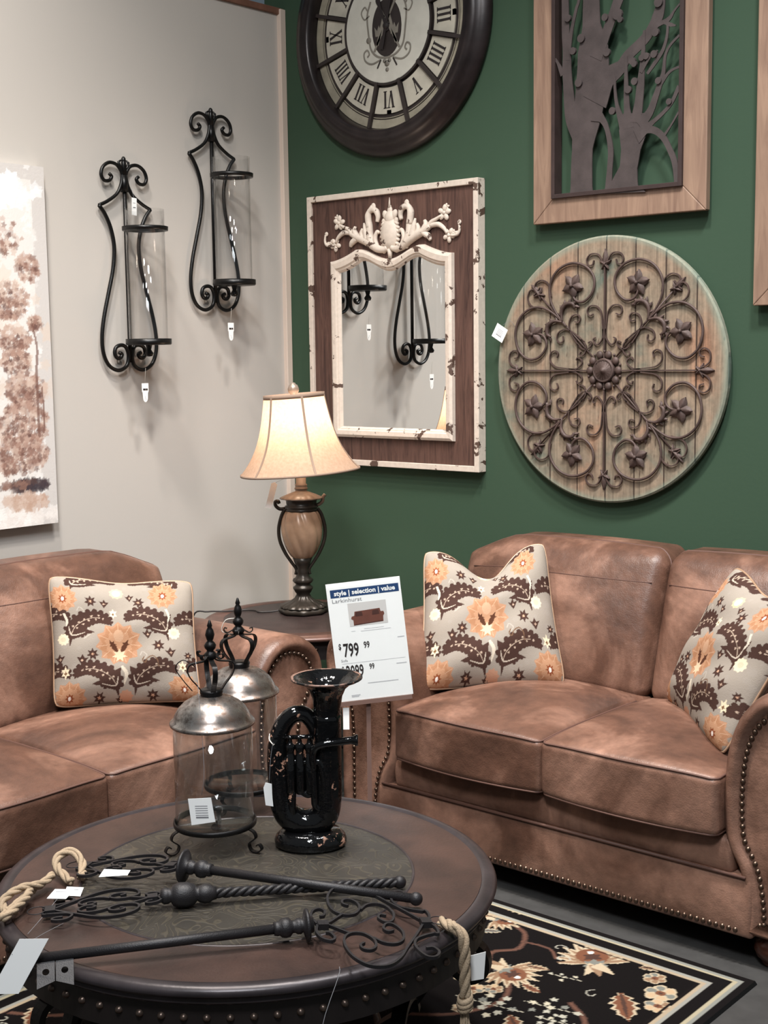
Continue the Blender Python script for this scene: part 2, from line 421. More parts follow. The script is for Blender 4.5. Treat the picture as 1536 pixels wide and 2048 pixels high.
# ================================================================ the room
m = MB(); m.box((-0.10, 0.0, 0), (4.6, 0.12, 4.2)); struct(m.build('wall_back', 'green_paint'))
m = MB(); m.box((-0.12, -4.6, 0), (0.0, -0.0005, 2.905)); struct(m.build('wall_left', 'beige_paint'))
m = MB(); m.box((-0.125, -4.6, 2.905), (0.012, -0.001, 2.93)); struct(m.build('trim_1', 'cap_wood', bevel=0.003))
m = MB(); m.box((-0.01, -0.030, 0), (0.020, -0.0005, 2.925)); struct(m.build('trim_2', 'trim_paint', bevel=0.002))
m = MB(); m.box((-4.0, -8, 0), (-3.9, 6, 6)); struct(m.build('wall_far', 'far_paint'))
m = MB(); m.box((-3.9, -8, -0.1), (7.5, 6, 0)); struct(m.build('floor', 'concrete'))

# ================================================================ clock
CK = (0.575, 0, 2.768)
ck = root('wall_clock', (CK[0], 0, CK[2]), 'big round wall clock with black domed frame and roman numerals', 'clock')
def frame_r(prof, name, mat, parent, c): 
    q = MB(); q.lathe(prof, c, 96, 'y'); return q.build(name, mat, parent)
frame_r([(0.470, 0.0), (0.478, 0.010), (0.476, 0.022), (0.468, 0.032), (0.452, 0.045), (0.440, 0.049), (0.436, 0.056), (0.420, 0.064), (0.405, 0.067), (0.400, 0.062), (0.392, 0.064), (0.384, 0.060), (0.378, 0.050), (0.374, 0.032), (0.372, 0.012), (0.372, 0.0)], 'clock_frame', 'bronze_frame', ck, CK)
def ring(name, r0_, r1_, y0, y1, mat, parent, c=CK, seg=96):
    q = MB(); q.lathe([(r0_, y0), (r1_, y0), (r1_, y1), (r0_, y1), (r0_, y0)], c, seg, 'y', smooth=False); return q.build(name, mat, parent)
ring('clock_face', 0.0001, 0.374, 0.002, 0.012, 'clock_dark', ck)
ring('outer_ring', 0.339, 0.371, 0.012, 0.016, 'clock_tan', ck)
ring('minute_ring', 0.3315, 0.3345, 0.012, 0.0155, 'clock_tan', ck)
# numeral tiles
def P2(r, a): return (CK[0]+r*math.sin(a), CK[2]+r*math.cos(a))
for h in range(1, 13):
    a = 2*PI*h/12; q = MB(); n = 8; w0 = PI/12
    def arc(r, s0, s1): return [(CK[0]+r*math.sin(a+t), CK[2]+r*math.cos(a+t)) for t in np.linspace(s0, s1, n)]
    hole = 0.012
    inn = arc(0.222, w0-0.045, -w0+0.045); out = arc(0.318, -w0+0.032, w0-0.032)
    k0, k1 = out[3], out[4]
    notch = [P2(0.318, a-0.035), P2(0.305, a-0.035), P2(0.305, a-0.022), P2(0.311, a-0.022), P2(0.311, a+0.022), P2(0.305, a+0.022), P2(0.305, a+0.035), P2(0.318, a+0.035)] if h % 3 == 0 else []
    poly = out[:4]+notch+out[4:]+inn
    q.prism([(p[0], p[1]) for p in poly], (0, -0.012, 0), (1, 0, 0), (0, 0, 1), (0, -1, 0), 0.006)
    tl = q.build('numeral_tile', 'clock_cream', ck)
    # numeral: strokes in local frame, feet to the centre
    txt = {1:'I',2:'II',3:'III',4:'IIII',5:'V',6:'VI',7:'VII',8:'VIII',9:'IX',10:'X',11:'XI',12:'XII'}[h]
    er = Vector((math.sin(a), 0, math.cos(a))); et = Vector((math.cos(a), 0, -math.sin(a)))
    wd = {'I': 0.020, 'V': 0.036, 'X': 0.036}; sc = {1:1, 2:1, 3:1, 4:0.95, 5:1, 6:1, 7:0.92, 8:0.76, 9:1, 10:1, 11:1, 12:0.9}[h]
    tot = sum(wd[ch] for ch in txt)*sc; x = -tot/2; H0, H1 = -0.030, 0.030; base = Vector((CK[0], -0.018, CK[2]))+er*0.266
    q = MB()
    def bar(p, qn, wdt):
        d = (Vector((qn[0], qn[1], 0))-Vector((p[0], p[1], 0))).normalized(); nn = Vector((-d.y, d.x, 0))*wdt/2
        poly = [(p[0]+nn.x, p[1]+nn.y), (qn[0]+nn.x, qn[1]+nn.y), (qn[0]-nn.x, qn[1]-nn.y), (p[0]-nn.x, p[1]-nn.y)]
        q.prism(poly, base, et, er, (0, -1, 0), 0.0015)
    for ch in txt:
        cw = wd[ch]*sc; cx = x+cw/2
        if ch == 'I':
            bar((cx, H0), (cx, H1), 0.0085*sc); [bar((cx-0.008*sc, hh), (cx+0.008*sc, hh), 0.003) for hh in (H0, H1)]
        elif ch == 'V':
            bar((cx-0.011*sc, H1), (cx, H0), 0.0085*sc); bar((cx+0.011*sc, H1), (cx, H0), 0.003)
            [bar((cx+s_*0.011*sc-0.007*sc, H1), (cx+s_*0.011*sc+0.007*sc, H1), 0.003) for s_ in (-1, 1)]
        else:
            bar((cx-0.012*sc, H1), (cx+0.012*sc, H0), 0.0085*sc); bar((cx+0.012*sc, H1), (cx-0.012*sc, H0), 0.0035)
            [bar((cx+s_*0.012*sc-0.006*sc, hh), (cx+s_*0.012*sc+0.006*sc, hh), 0.003) for s_ in (-1, 1) for hh in (H0, H1)]
        x += cw
    q.build('numeral', 'ink', tl)
    # spoke to the right of this tile
    b = a+PI/12; er = Vector((math.sin(b), 0, math.cos(b))); et = Vector((math.cos(b), 0, -math.sin(b)))
    q = MB(); q.prism([(-0.0065, 0.205), (0.0065, 0.205), (0.0065, 0.375), (-0.0065, 0.375)], (CK[0], -0.012, CK[2]), et, er, (0, -1, 0), 0.018); q.build('spoke', 'clock_dark', ck)
cd = MB(); cd.lathe([(0.0001, 0.026), (0.204, 0.026), (0.206, 0.024), (0.206, 0.0)], CK, 72, 'y', smooth=False); cdo = cd.build('center_dial', 'clock_center', ck)
q = MB(); q.lathe([(0.206, 0.012), (0.214, 0.012), (0.214, 0.027), (0.206, 0.027), (0.206, 0.012)], CK, 72, 'y', smooth=False); q.build('dial_rim', 'clock_dark', ck)
def cp(x, z): return (CK[0]+x, -0.0275, CK[2]+z)
# printed crest on the dial: dark oval shield, crossed flags, scrolls
q = MB(); q.prism([(0.072*math.sin(t), -0.005+0.105*math.cos(t)) for t in np.linspace(0, 2*PI, 33)[:-1]], (CK[0], -0.026, CK[2]), (1,0,0), (0,0,1), (0,-1,0), 0.001); q.build('crest_shield', 'clock_dark', cdo)
q = MB()
for s_ in (-1, 1):
    q.tube([cp(s_*0.062, -0.085), cp(-s_*0.05, 0.10)], 0.0045, 4, rect=(0.009, 0.0012), nrm=(0,1,0))
    q.tube([cp(s_*0.046, -0.065), cp(s_*0.012, 0.04)], 0.0045, 4, rect=(0.012, 0.0012), nrm=(0,1,0))
    for (cx_, cz_) in ((0.038, 0.0),):
        q.prism([(s_*cx_+a_*0.017, cz_+b_*0.02) for a_, b_ in ((-1,-1),(1,-1),(1.3,0.8),(0.5,0),(0,1),(-0.5,0),(-1.3,0.8))], (CK[0], -0.0272, CK[2]-0.012), (1,0,0), (0,0,1), (0,-1,0), 0.0008)
q.build('crest_flags', 'clock_grey', cdo)
q = MB()
for s_ in (-1, 1):
    pts = [(0.078, 0.10), (0.096, 0.05), (0.090, -0.02), (0.078, -0.075), (0.045, -0.105), (0.0, -0.115)]
    q.tube([cp(s_*a_, b_) for a_, b_ in cat(pts)], 0.004, rect=(0.007, 0.001), nrm=(0,1,0))
    pts = [(0.030, -0.118), (0.075, -0.128), (0.108, -0.112), (0.114, -0.085), (0.098, -0.074), (0.088, -0.090), (0.098, -0.100)]
    q.tube([cp(s_*a_, b_) for a_, b_ in cat(pts)], 0.003, rect=(0.006, 0.001), nrm=(0,1,0))
    pts = [(0.085, 0.05), (0.11, 0.04), (0.125, 0.065), (0.108, 0.085), (0.095, 0.07)]
    q.tube([cp(s_*a_, b_) for a_, b_ in cat(pts)], 0.003, rect=(0.005, 0.001), nrm=(0,1,0))
for (x_, z_, r_) in ((0, -0.135, .012), (0, -0.158, .008), (-0.012, -0.125, .008), (0.012, -0.125, .008), (-0.09, -0.04, .012)): q.lathe([(0.0001, 0.0275), (r_, 0.0275), (r_, 0.026)], (CK[0]+x_, 0, CK[2]+z_), 12, 'y')
q.build('crest_scrolls', 'clock_grey', cdo)
for s_ in (-1, 1): q = MB(); q.tube([cp(s_*0.030, -0.118), cp(s_*0.048, -0.148)], 0.003, rect=(0.006, 0.0012), nrm=(0,1,0)); q.build('crest_ribbon', 'clock_dark', cdo)
def hand(ang, L, wd, tail, y, name):
    q = MB(); er = Vector((math.sin(ang), 0, math.cos(ang))); et = Vector((math.cos(ang), 0, -math.sin(ang)))
    q.prism([(-wd/2, -tail), (wd/2, -tail), (wd*0.4, L*0.55), (wd*0.9, L*0.72), (0, L), (-wd*0.9, L*0.72), (-wd*0.4, L*0.55)], (CK[0], -y, CK[2]), et, er, (0, -1, 0), 0.002); q.build(name, 'ink', ck)
hand(math.radians(-22), 0.14, 0.012, 0.02, 0.030, 'hour_hand'); hand(math.radians(14), 0.20, 0.014, 0.085, 0.033, 'minute_hand')
q = MB(); q.lathe([(0.0001, 0.038), (0.012, 0.036), (0.014, 0.03), (0.014, 0.026)], CK, 16, 'y'); q.build('hub', 'ink', ck)

# ================================================================ mirror
mr = root('wall_mirror', (0.583, 0, 1.11), 'mirror in chipped cream and brown wood frame with carved crest', 'mirror')
X0, X1, Z0, Z1 = 0.160, 1.010, 1.112, 2.172
q = MB(); bw, dp = 0.022, 0.046
for lo, hi in (((X0, -dp, Z0), (X0+bw, -0.002, Z1)), ((X1-bw, -dp, Z0), (X1, -0.002, Z1)), ((X0+bw, -dp, Z0), (X1-bw, -0.002, Z0+bw)), ((X0+bw, -dp, Z1-bw), (X1-bw, -0.002, Z1))): q.box(lo, hi)
q.build('outer_frame', 'chipped_cream', mr, bevel=0.002)
IX0, IX1, IZ0, IZ1 = 0.286, 0.894, 1.222, 1.912
xc = (IX0+IX1)/2; hw = (IX1-IX0)/2
def topcurve(x, k=1.0):       # shaped head of the inner frame: dips at the centre, peaks at +-0.165, falls to the corners
    d = abs(x-xc); pk = 0.165
    if d < pk: return 1.908+0.046*(1-math.cos(PI*d/pk))/2
    t = (d-pk)/(hw-pk); return 1.954-0.040*(1-(1-t)**1.6)
def inner(x, off): return topcurve(x)-off
outer = [(IX0, IZ0), (IX1, IZ0)]+[(x, inner(x, 0)) for x in np.linspace(IX1, IX0, 41)]
fwid = 0.043
# brown wood panel with an opening for the glass: four boards
q = MB(); y0, y1 = -0.034, -0.004
q.box((X0+bw, y0, Z0+bw), (IX0+0.02, y1, Z1-bw)); q.box((IX1-0.02, y0, Z0+bw), (X1-bw, y1, Z1-bw)); q.box((IX0+0.02, y0, Z0+bw), (IX1-0.02, y1, IZ0+0.02))
q.prism([(IX0+0.02, Z1-bw)]+[(x, inner(x, 0.012)) for x in np.linspace(IX0+0.02, IX1-0.02, 41)]+[(IX1-0.02, Z1-bw)], (0, y1, 0), (1,0,0), (0,0,1), (0,-1,0), 0.030)
q.build('wood_panel', 'mirror_wood', mr)
# inner moulding swept around the opening
def ring_loop(off, y):
    x0, x1, z0 = IX0+off, IX1-off, IZ0+off
    L = [(x0, y, z0), (x1, y, z0)]
    for x in np.linspace(x1, x0, 41):
        xx = xc+(x-xc)*hw/(hw-off) if hw > off else x
        L.append((x, y, topcurve(xx)-off*1.08))
    return L
loops = [ring_loop(0, -0.030), ring_loop(0.002, -0.050), ring_loop(0.012, -0.056), ring_loop(0.028, -0.054), ring_loop(0.032, -0.047), ring_loop(0.036, -0.046), ring_loop(0.042, -0.036), ring_loop(0.044, -0.033)]
q = MB(); n = len(loops[0]); vs = [p for L in loops for p in L]; fs = []
for i in range(len(loops)-1):
    for k in range(n): fs.append((i*n+k, i*n+(k+1) % n, (i+1)*n+(k+1) % n, (i+1)*n+k))
q.add(vs, fs, False); q.build('inner_frame', 'chipped_cream', mr)
q = MB(); g = ring_loop(0.036, -0.035); q.add(g, [tuple(range(len(g)))], False)
gl = q.build('glass', 'mirror_glass', mr, recalc=False)
# carved crest
q = MB(); oy = -0.040
def crest(x, z, y=oy): return (xc+x, y, z)
def leafblob(x, z, r, sx=1, sz=1, rot=0, d=0.5):
    q.sphere(crest(x, z, oy+0.002), r, 10, 6, (sx, d, sz), Matrix.Rotation(rot, 3, 'Y'))
def flower(x, z, r, k=5, rot=0.3):
    for i in range(k):
        a = rot+2*PI*i/k; leafblob(x+r*0.62*math.cos(a), z+r*0.62*math.sin(a), r*0.44, 1.15, 0.8, -a, 0.55)
    leafblob(x, z, r*0.3, d=1.1)
leafblob(0, 2.000, 0.062, 0.74, 1.0, 0, 0.36)
for i in range(6):
    for s_ in (-1, 1): leafblob(s_*(0.040-0.003*abs(i-2.5)), 1.965+0.015*i, 0.010, 1.3, 0.7, s_*0.5, 1.0)
leafblob(0, 2.060, 0.030, 0.8, 1.0); leafblob(0, 2.088, 0.014, 0.9, 1.2); leafblob(0, 2.103, 0.007); q.tube([crest(0, 2.10), crest(0, 2.137)], [0.006, 0.001], 6)
q.tube([crest(0, 1.945), crest(0, 1.910)], [0.012, 0.007], 8)
for s_ in (-1, 1):
    def T(pts, rad, n_=5):
        c_ = cat([(s_*a_, b_) for a_, b_ in pts], n_); k_ = len(c_); q.tube([crest(a_, b_, oy-0.003) for a_, b_ in c_], list(np.interp(np.linspace(0, 1, k_), np.linspace(0, 1, len(rad)), rad)), 7)
    leafblob(s_*0.022, 2.072, 0.017, 0.8, 1.2, s_*0.4); leafblob(s_*0.030, 2.050, 0.012)
    T([(0.010, 1.950), (0.030, 1.944), (0.060, 1.950), (0.090, 1.968), (0.125, 1.985), (0.165, 2.000), (0.20, 2.018)], [0.011, 0.014, 0.018, 0.016, 0.011])
    T([(0.085, 1.965), (0.098, 2.00), (0.100, 2.04), (0.108, 2.075), (0.090, 2.096), (0.066, 2.092), (0.056, 2.070), (0.060, 2.050)], [0.018, 0.014, 0.011, 0.012, 0.008])
    T([(0.100, 2.03), (0.105, 2.078), (0.085, 2.112)], [0.014, 0.014, 0.006]); leafblob(s_*0.083, 2.108, 0.012, 1, 1.3, 0)
    T([(0.112, 1.985), (0.120, 2.02), (0.128, 2.05)], [0.016, 0.012, 0.004]); T([(0.13, 1.985), (0.142, 2.01), (0.135, 2.03)], [0.012, 0.010, 0.006])
    T([(0.060, 1.955), (0.072, 1.985), (0.062, 2.012), (0.050, 2.008)], [0.009, 0.010, 0.008, 0.006])
    T([(0.16, 1.995), (0.178, 2.022), (0.172, 2.040)], [0.014, 0.011, 0.006]); T([(0.165, 1.995), (0.19, 1.98), (0.20, 1.965)], [0.013, 0.012, 0.006])
    T([(0.19, 2.012), (0.205, 2.03), (0.228, 2.040), (0.250, 2.050)], [0.011, 0.009, 0.007, 0.005]); flower(s_*0.262, 2.060, 0.028, 5, 0.2); flower(s_*0.272, 2.080, 0.013, 5)
    T([(0.20, 2.018), (0.235, 2.020), (0.262, 2.005), (0.278, 1.985)], [0.009, 0.010, 0.008, 0.005]); flower(s_*0.283, 1.978, 0.026, 5, 1.0); flower(s_*0.305, 1.984, 0.013, 5)
    T([(0.295, 1.975), (0.325, 1.978), (0.335, 1.995), (0.332, 2.018)], [0.005, 0.006, 0.005, 0.004]); leafblob(s_*0.331, 2.022, 0.009); leafblob(s_*0.322, 1.982, 0.010)
    for i in range(4): leafblob(s_*(0.030+0.016*i), 1.938+0.004*i, 0.011, 1, 0.8, s_*0.4, 0.8)
q.build('carved_crest', 'chipped_cream', mr)

# ================================================================ tree panel
tp = root('wall_panel', (1.576, 0, 1.987), 'wood framed panel of cut metal trees hung above round medallion', 'wall art')
FX0, FX1, FZ0, FZ1 = 1.245, 1.902, 1.988, 3.35
q = MB(); fwd_ = 0.085; d0, d1 = -0.040, -0.012
IXa, IXb, IZa, IZb = FX0+fwd_, FX1-fwd_, FZ0+fwd_, FZ1-fwd_
for poly in ([(FX0, FZ0), (FX1, FZ0), (IXb, IZa), (IXa, IZa)], [(FX1, FZ0), (FX1, FZ1), (IXb, IZb), (IXb, IZa)], [(FX1, FZ1), (FX0, FZ1), (IXa, IZb), (IXb, IZb)], [(FX0, FZ1), (FX0, FZ0), (IXa, IZa), (IXa, IZb)]):
    q = MB(); q.prism(poly, (0, d1, 0), (1,0,0), (0,0,1), (0,-1,0), 0.028); q.build('frame_board', 'tree_frame_wood', tp, bevel=0.003)
q = MB(); e = 0.014; a0, a1, b0, b1 = IXa-0.004, IXb+0.004, IZa-0.004, IZb+0.004; y0, y1 = -0.052, -0.006
for lo, hi in (((a0, y0, b0), (a0+e, y1, b1)), ((a1-e, y0, b0), (a1, y1, b1)), ((a0+e, y0, b0), (a1-e, y1, b0+e)), ((a0+e, y0, b1-e), (a1-e, y1, b1))): q.box(lo, hi)
q.build('metal_border', 'tree_edge', tp, bevel=0.001)
q = MB(); BX, BZ = 1.33, 2.07; ycut = -0.048
YC = [0]
def strip(pts, wd, knots=()):
    YC[0] += 1; ycut = -0.046-0.00025*YC[0]
    c_ = cat(pts, 6); k_ = len(c_); W = np.interp(np.linspace(0, 1, k_), np.linspace(0, 1, len(wd)), wd); P = np.array(c_); T_ = np.gradient(P, axis=0); T_ /= np.linalg.norm(T_, axis=1)[:, None]+1e-9
    N_ = np.stack([-T_[:,1], T_[:,0]], 1); L_ = P+N_*W[:,None]/2; R_ = P-N_*W[:,None]/2
    L_[:,0] = np.clip(L_[:,0], 0.004, 0.478); R_[:,0] = np.clip(R_[:,0], 0.004, 0.478)
    vs = [(BX+p[0], ycut, BZ+p[1]) for p in L_]+[(BX+p[0], ycut, BZ+p[1]) for p in R_]; vs += [(a_, b_+0.004, c__) for a_, b_, c__ in vs]
    fs = []; n2 = 2*k_
    for i in range(k_-1): fs += [(i, i+1, k_+i+1, k_+i), (n2+i, n2+k_+i, n2+k_+i+1, n2+i+1), (i, n2+i, n2+i+1, i+1), (k_+i, k_+i+1, n2+k_+i+1, n2+k_+i)]
    q.add(vs, fs, False)
KC = [0]
def knot(x, z, r):
    KC[0] += 1; h_ = 0.0532+0.0001*KC[0]; q.lathe([(0.0001, h_), (r, h_), (r, 0.044), (0.0001, 0.044)], (BX+x, 0, BZ+z), 14, 'y', smooth=False)
strip([(0.114, 0.0), (0.114, 0.026), (0.117, 0.151), (0.135, 0.255), (0.155, 0.374), (0.156, 0.471), (0.150, 0.551), (0.149, 0.66), (0.150, 0.85), (0.156, 1.19)], [0.105, 0.085, 0.080, 0.11, 0.125, 0.115, 0.068, 0.060, 0.05, 0.04])
strip([(0.100, 0.20), (0.073, 0.261), (0.061, 0.354), (0.055, 0.421), (0.055, 0.47), (0.050, 0.535), (0.048, 0.617), (0.046, 0.75), (0.05, 1.0), (0.06, 1.19)], [0.05, 0.045, 0.036, 0.034, 0.030, 0.028, 0.025, 0.02, 0.012])
strip([(0.004, 0.466), (0.018, 0.448), (0.040, 0.405)], [0.008, 0.008, 0.02])
strip([(0.059, 0.45), (0.072, 0.538), (0.091, 0.609), (0.103, 0.65), (0.11, 0.8), (0.10, 1.0)], [0.016, 0.012, 0.010, 0.01, 0.006])
strip([(0.168, 0.44), (0.200, 0.50), (0.222, 0.546), (0.245, 0.596), (0.258, 0.64), (0.27, 0.8), (0.30, 1.0), (0.31, 1.19)], [0.05, 0.036, 0.034, 0.036, 0.03, 0.02, 0.012])
strip([(0.165, 0.30), (0.205, 0.365), (0.262, 0.398), (0.291, 0.431), (0.349, 0.472), (0.385, 0.513), (0.402, 0.55), (0.408, 0.60), (0.40, 0.75), (0.42, 1.0)], [0.10, 0.07, 0.040, 0.036, 0.034, 0.040, 0.030, 0.022, 0.01])
strip([(0.375, 0.512), (0.41, 0.513), (0.438, 0.522), (0.455, 0.542), (0.476, 0.562)], [0.03, 0.014, 0.014, 0.007, 0.005]); strip([(0.42, 0.515), (0.445, 0.502), (0.462, 0.497)], [0.012, 0.012, 0.004])
strip([(0.434, 0.515), (0.431, 0.470), (0.418, 0.43), (0.395, 0.40), (0.362, 0.363)], [0.008, 0.009, 0.012, 0.014, 0.01])
strip([(0.165, 0.262), (0.195, 0.240), (0.214, 0.205), (0.228, 0.139), (0.225, 0.075), (0.219, 0.0)], [0.05, 0.022, 0.016, 0.020, 0.020, 0.026])
strip([(0.28, -0.005), (0.282, 0.021), (0.296, 0.075), (0.304, 0.13), (0.312, 0.19), (0.318, 0.245)], [0.16, 0.105, 0.066, 0.072, 0.105, 0.085])
strip([(0.293, 0.175), (0.270, 0.225), (0.251, 0.278), (0.243, 0.33), (0.242, 0.37)], [0.05, 0.026, 0.012, 0.009, 0.008])
strip([(0.296, 0.20), (0.289, 0.26), (0.286, 0.31), (0.284, 0.375), (0.284, 0.43)], [0.04, 0.022, 0.018, 0.012, 0.01])
strip([(0.322, 0.215), (0.333, 0.28), (0.338, 0.33), (0.344, 0.394), (0.348, 0.457), (0.350, 0.50)], [0.04, 0.030, 0.028, 0.018, 0.012, 0.008])
strip([(0.335, 0.205), (0.372, 0.240), (0.393, 0.285), (0.412, 0.334), (0.421, 0.36), (0.427, 0.41), (0.445, 0.44), (0.476, 0.465)], [0.04, 0.026, 0.020, 0.016, 0.01, 0.008, 0.008])
strip([(0.412, 0.325), (0.436, 0.352), (0.455, 0.363), (0.478, 0.368)], [0.014, 0.01, 0.008, 0.008])
strip([(0.345, 0.185), (0.390, 0.212), (0.425, 0.236), (0.452, 0.262), (0.478, 0.31)], [0.03, 0.014, 0.012, 0.012, 0.014])
strip([(0.325, 0.170), (0.362, 0.187), (0.394, 0.181), (0.422, 0.158), (0.444, 0.122), (0.466, 0.070), (0.472, 0.0)], [0.05, 0.024, 0.022, 0.020, 0.018, 0.020, 0.012])
strip([(0.425, 0.160), (0.45, 0.19), (0.478, 0.23)], [0.01, 0.006, 0.006]); strip([(0.340, 0.37), (0.37, 0.41), (0.40, 0.43)], [0.012, 0.008, 0.006])
for kx, kz, kr in ((0.213, 0.452, .013), (0.205, 0.564, .012), (0.252, 0.566, .018), (0.262, 0.548, .010), (0.105, 0.370, .014), (0.114, 0.512, .014), (0.082, 0.476, .012), (0.062, 0.585, .012), (0.309, 0.41, .012), (0.316, 0.40, .010), (0.343, 0.415, .010), (0.392, 0.487, .013), (0.36, 0.418, .011), (0.388, 0.42, .012), (0.295, 0.322, .012), (0.402, 0.577, .015), (0.318, 0.345, .012), (0.236, 0.262, .012), (0.405, 0.335, .011), (0.444, 0.265, .01)): knot(kx, kz, kr)
q.build('metal_trees', 'tree_metal', tp, recalc=False)

# second panel whose left side alone is in view, at the right edge
t2 = root('wall_panel', (2.35, 0, 1.683), 'wood framed panel cut off by the right edge of the photo', 'wall art')
G0, G1, H0_, H1_ = 2.066, 2.72, 1.683, 3.05
I0, I1, J0, J1 = G0+fwd_, G1-fwd_, H0_+fwd_, H1_-fwd_
for poly in ([(G0, H0_), (G1, H0_), (I1, J0), (I0, J0)], [(G1, H0_), (G1, H1_), (I1, J1), (I1, J0)], [(G1, H1_), (G0, H1_), (I0, J1), (I1, J1)], [(G0, H1_), (G0, H0_), (I0, J0), (I0, J1)]):
    q = MB(); q.prism(poly, (0, d1, 0), (1,0,0), (0,0,1), (0,-1,0), 0.028); q.build('frame_board', 'tree_frame_wood', t2, bevel=0.003)
q = MB()
for lo, hi in (((I0, -0.050, J0), (I0+e, -0.006, J1)), ((I1-e, -0.050, J0), (I1, -0.006, J1)), ((I0+e, -0.050, J0), (I1-e, -0.006, J0+e)), ((I0+e, -0.050, J1-e), (I1-e, -0.006, J1))): q.box(lo, hi)
q.build('metal_border', 'tree_edge', t2)

# ================================================================ round medallion
DC = (1.536, 0, 1.484)
dm = root('wall_medallion', DC, 'round weathered plank plaque with wrought scrolls and eight metal flowers', 'wall art')
q = MB(); q.lathe([(0.0001, 0.035), (0.444, 0.035), (0.450, 0.030), (0.450, 0.014), (0.0001, 0.014)], DC, 128, 'y', smooth=False); q.build('plank_disc', 'disc_wood', dm)
def dpt(x, z, lift=0.046): return (DC[0]+x, -lift, DC[2]+z)
q = MB(); q.box((DC[0]-0.2, -0.014, DC[2]+0.1), (DC[0]+0.2, -0.001, DC[2]+0.14)); q.build('hanging_cleat', 'tree_frame_wood', dm)
q = MB(); q.box((DC[0]-0.2, -0.014, DC[2]-0.14), (DC[0]+0.2, -0.001, DC[2]-0.10)); q.build('hanging_cleat', 'tree_frame_wood', dm)
Bs = [(0.150, 0.150), (0.190, 0.195), (0.217, 0.247), (0.215, 0.302), (0.182, 0.346), (0.129, 0.364), (0.073, 0.350), (0.041, 0.311), (0.046, 0.265), (0.079, 0.234), (0.111, 0.237), (0.127, 0.260), (0.120, 0.284)]
E1 = [(0.003, 0.110), (0.008, 0.163), (0.014, 0.197), (0.033, 0.217), (0.059, 0.216), (0.068, 0.199), (0.059, 0.185), (0.044, 0.190)]
E2 = [(0.098, 0.080), (0.128, 0.121), (0.141, 0.154), (0.131, 0.183), (0.108, 0.190), (0.096, 0.178), (0.102, 0.164), (0.118, 0.166)]
E3 = [(0.005, 0.140), (0.007, 0.109), (0.024, 0.088), (0.037, 0.091), (0.044, 0.105), (0.035, 0.111)]
E4 = [(0.106, 0.090), (0.084, 0.073), (0.062, 0.075), (0.050, 0.088), (0.054, 0.098), (0.064, 0.093)]
F1 = [(0.006, 0.350), (0.015, 0.374), (0.031, 0.390), (0.058, 0.389), (0.071, 0.371), (0.064, 0.354), (0.048, 0.355), (0.043, 0.369)]
G1_ = [(0.214, 0.255), (0.225, 0.296), (0.250, 0.312), (0.275, 0.305), (0.282, 0.288), (0.270, 0.278), (0.260, 0.288)]
def sym(pts):
    out = []
    for k in range(4):
        c_, s_ = round(math.cos(PI/2*k)), round(math.sin(PI/2*k))
        for f_ in (0, 1): out.append([((c_*(a_ if not f_ else b_)-s_*(b_ if not f_ else a_)), (s_*(a_ if not f_ else b_)+c_*(b_ if not f_ else a_))) for a_, b_ in pts])
    return out
for pts in (E1, E2, E3, E4, F1, G1_):
    for v in sym(pts): c_ = cat(v, 5); q = MB(); q.tube([dpt(a_, b_, 0.042) for a_, b_ in c_], 0.003, rect=(0.0036, 0.007), nrm=(0, 1, 0)); q.build('fine_scroll', 'rust_iron', dm)
for v in sym(Bs):
    c_ = cat(v, 6); k_ = len(c_); q = MB(); q.tube([dpt(a_, b_, 0.044) for a_, b_ in c_], list(np.interp(np.linspace(0, 1, k_), [0, .2, .8, 1], [0.003, 0.0046, 0.0046, 0.0035])), 8); q.build('round_scroll', 'rust_iron', dm)
for k in range(4):
    a = PI/2*k; q = MB(); q.tube([dpt(0.03*math.cos(a), 0.03*math.sin(a), 0.042), dpt(0.345*math.cos(a), 0.345*math.sin(a), 0.042)], 0.003, rect=(0.0045, 0.007), nrm=(0,1,0)); q.build('spoke_bar', 'rust_iron', dm)
    a = PI/4+PI/2*k; q = MB(); q.tube([dpt(0.03*math.cos(a), 0.03*math.sin(a), 0.042), dpt(0.36*math.cos(a), 0.36*math.sin(a), 0.042)], 0.0032, 8); q.build('spoke_bar', 'rust_iron', dm)
def leaf3(q, x, z, L, wd, ang, y=0.045, curl=0.005):
    # pointed domed leaf with a mid ridge, root at x,z growing toward ang
    d = np.array([math.cos(ang), math.sin(ang)]); n_ = np.array([-d[1], d[0]]); prof = [(0, 0.15), (0.25, 0.8), (0.5, 1.0), (0.75, 0.72), (1.0, 0.0)]
    vs = []
    for t_, w_ in prof:
        c_ = np.array([x, z])+d*L*t_
        for s_, h_ in ((-1, 0.0), (-0.45, curl*0.8), (0, curl*1.5), (0.45, curl*0.8), (1, 0.0)):
            p = c_+n_*wd/2*w_*s_; vs.append(dpt(p[0], p[1], y+h_-0.006*t_))
    fs = [(i*5+j, i*5+j+1, (i+1)*5+j+1, (i+1)*5+j) for i in range(4) for j in range(4)]
    vs2 = [(a_, b_+0.002, c_) for a_, b_, c_ in vs]; n0 = len(vs); q.add(vs+vs2, fs+[tuple(n0+i for i in reversed(f)) for f in fs], True)
for i, v in enumerate(sym([(0.126, 0.288)])):
    fx, fz = v[0]; q = MB(); rt = math.atan2(fz, fx)+0.3
    for k in range(5): leaf3(q, fx, fz, 0.044, 0.030, rt+2*PI*k/5, 0.048)
    q.sphere(dpt(fx, fz, 0.055), 0.007, 8, 6); q.build('metal_flower', 'rust_iron', dm)
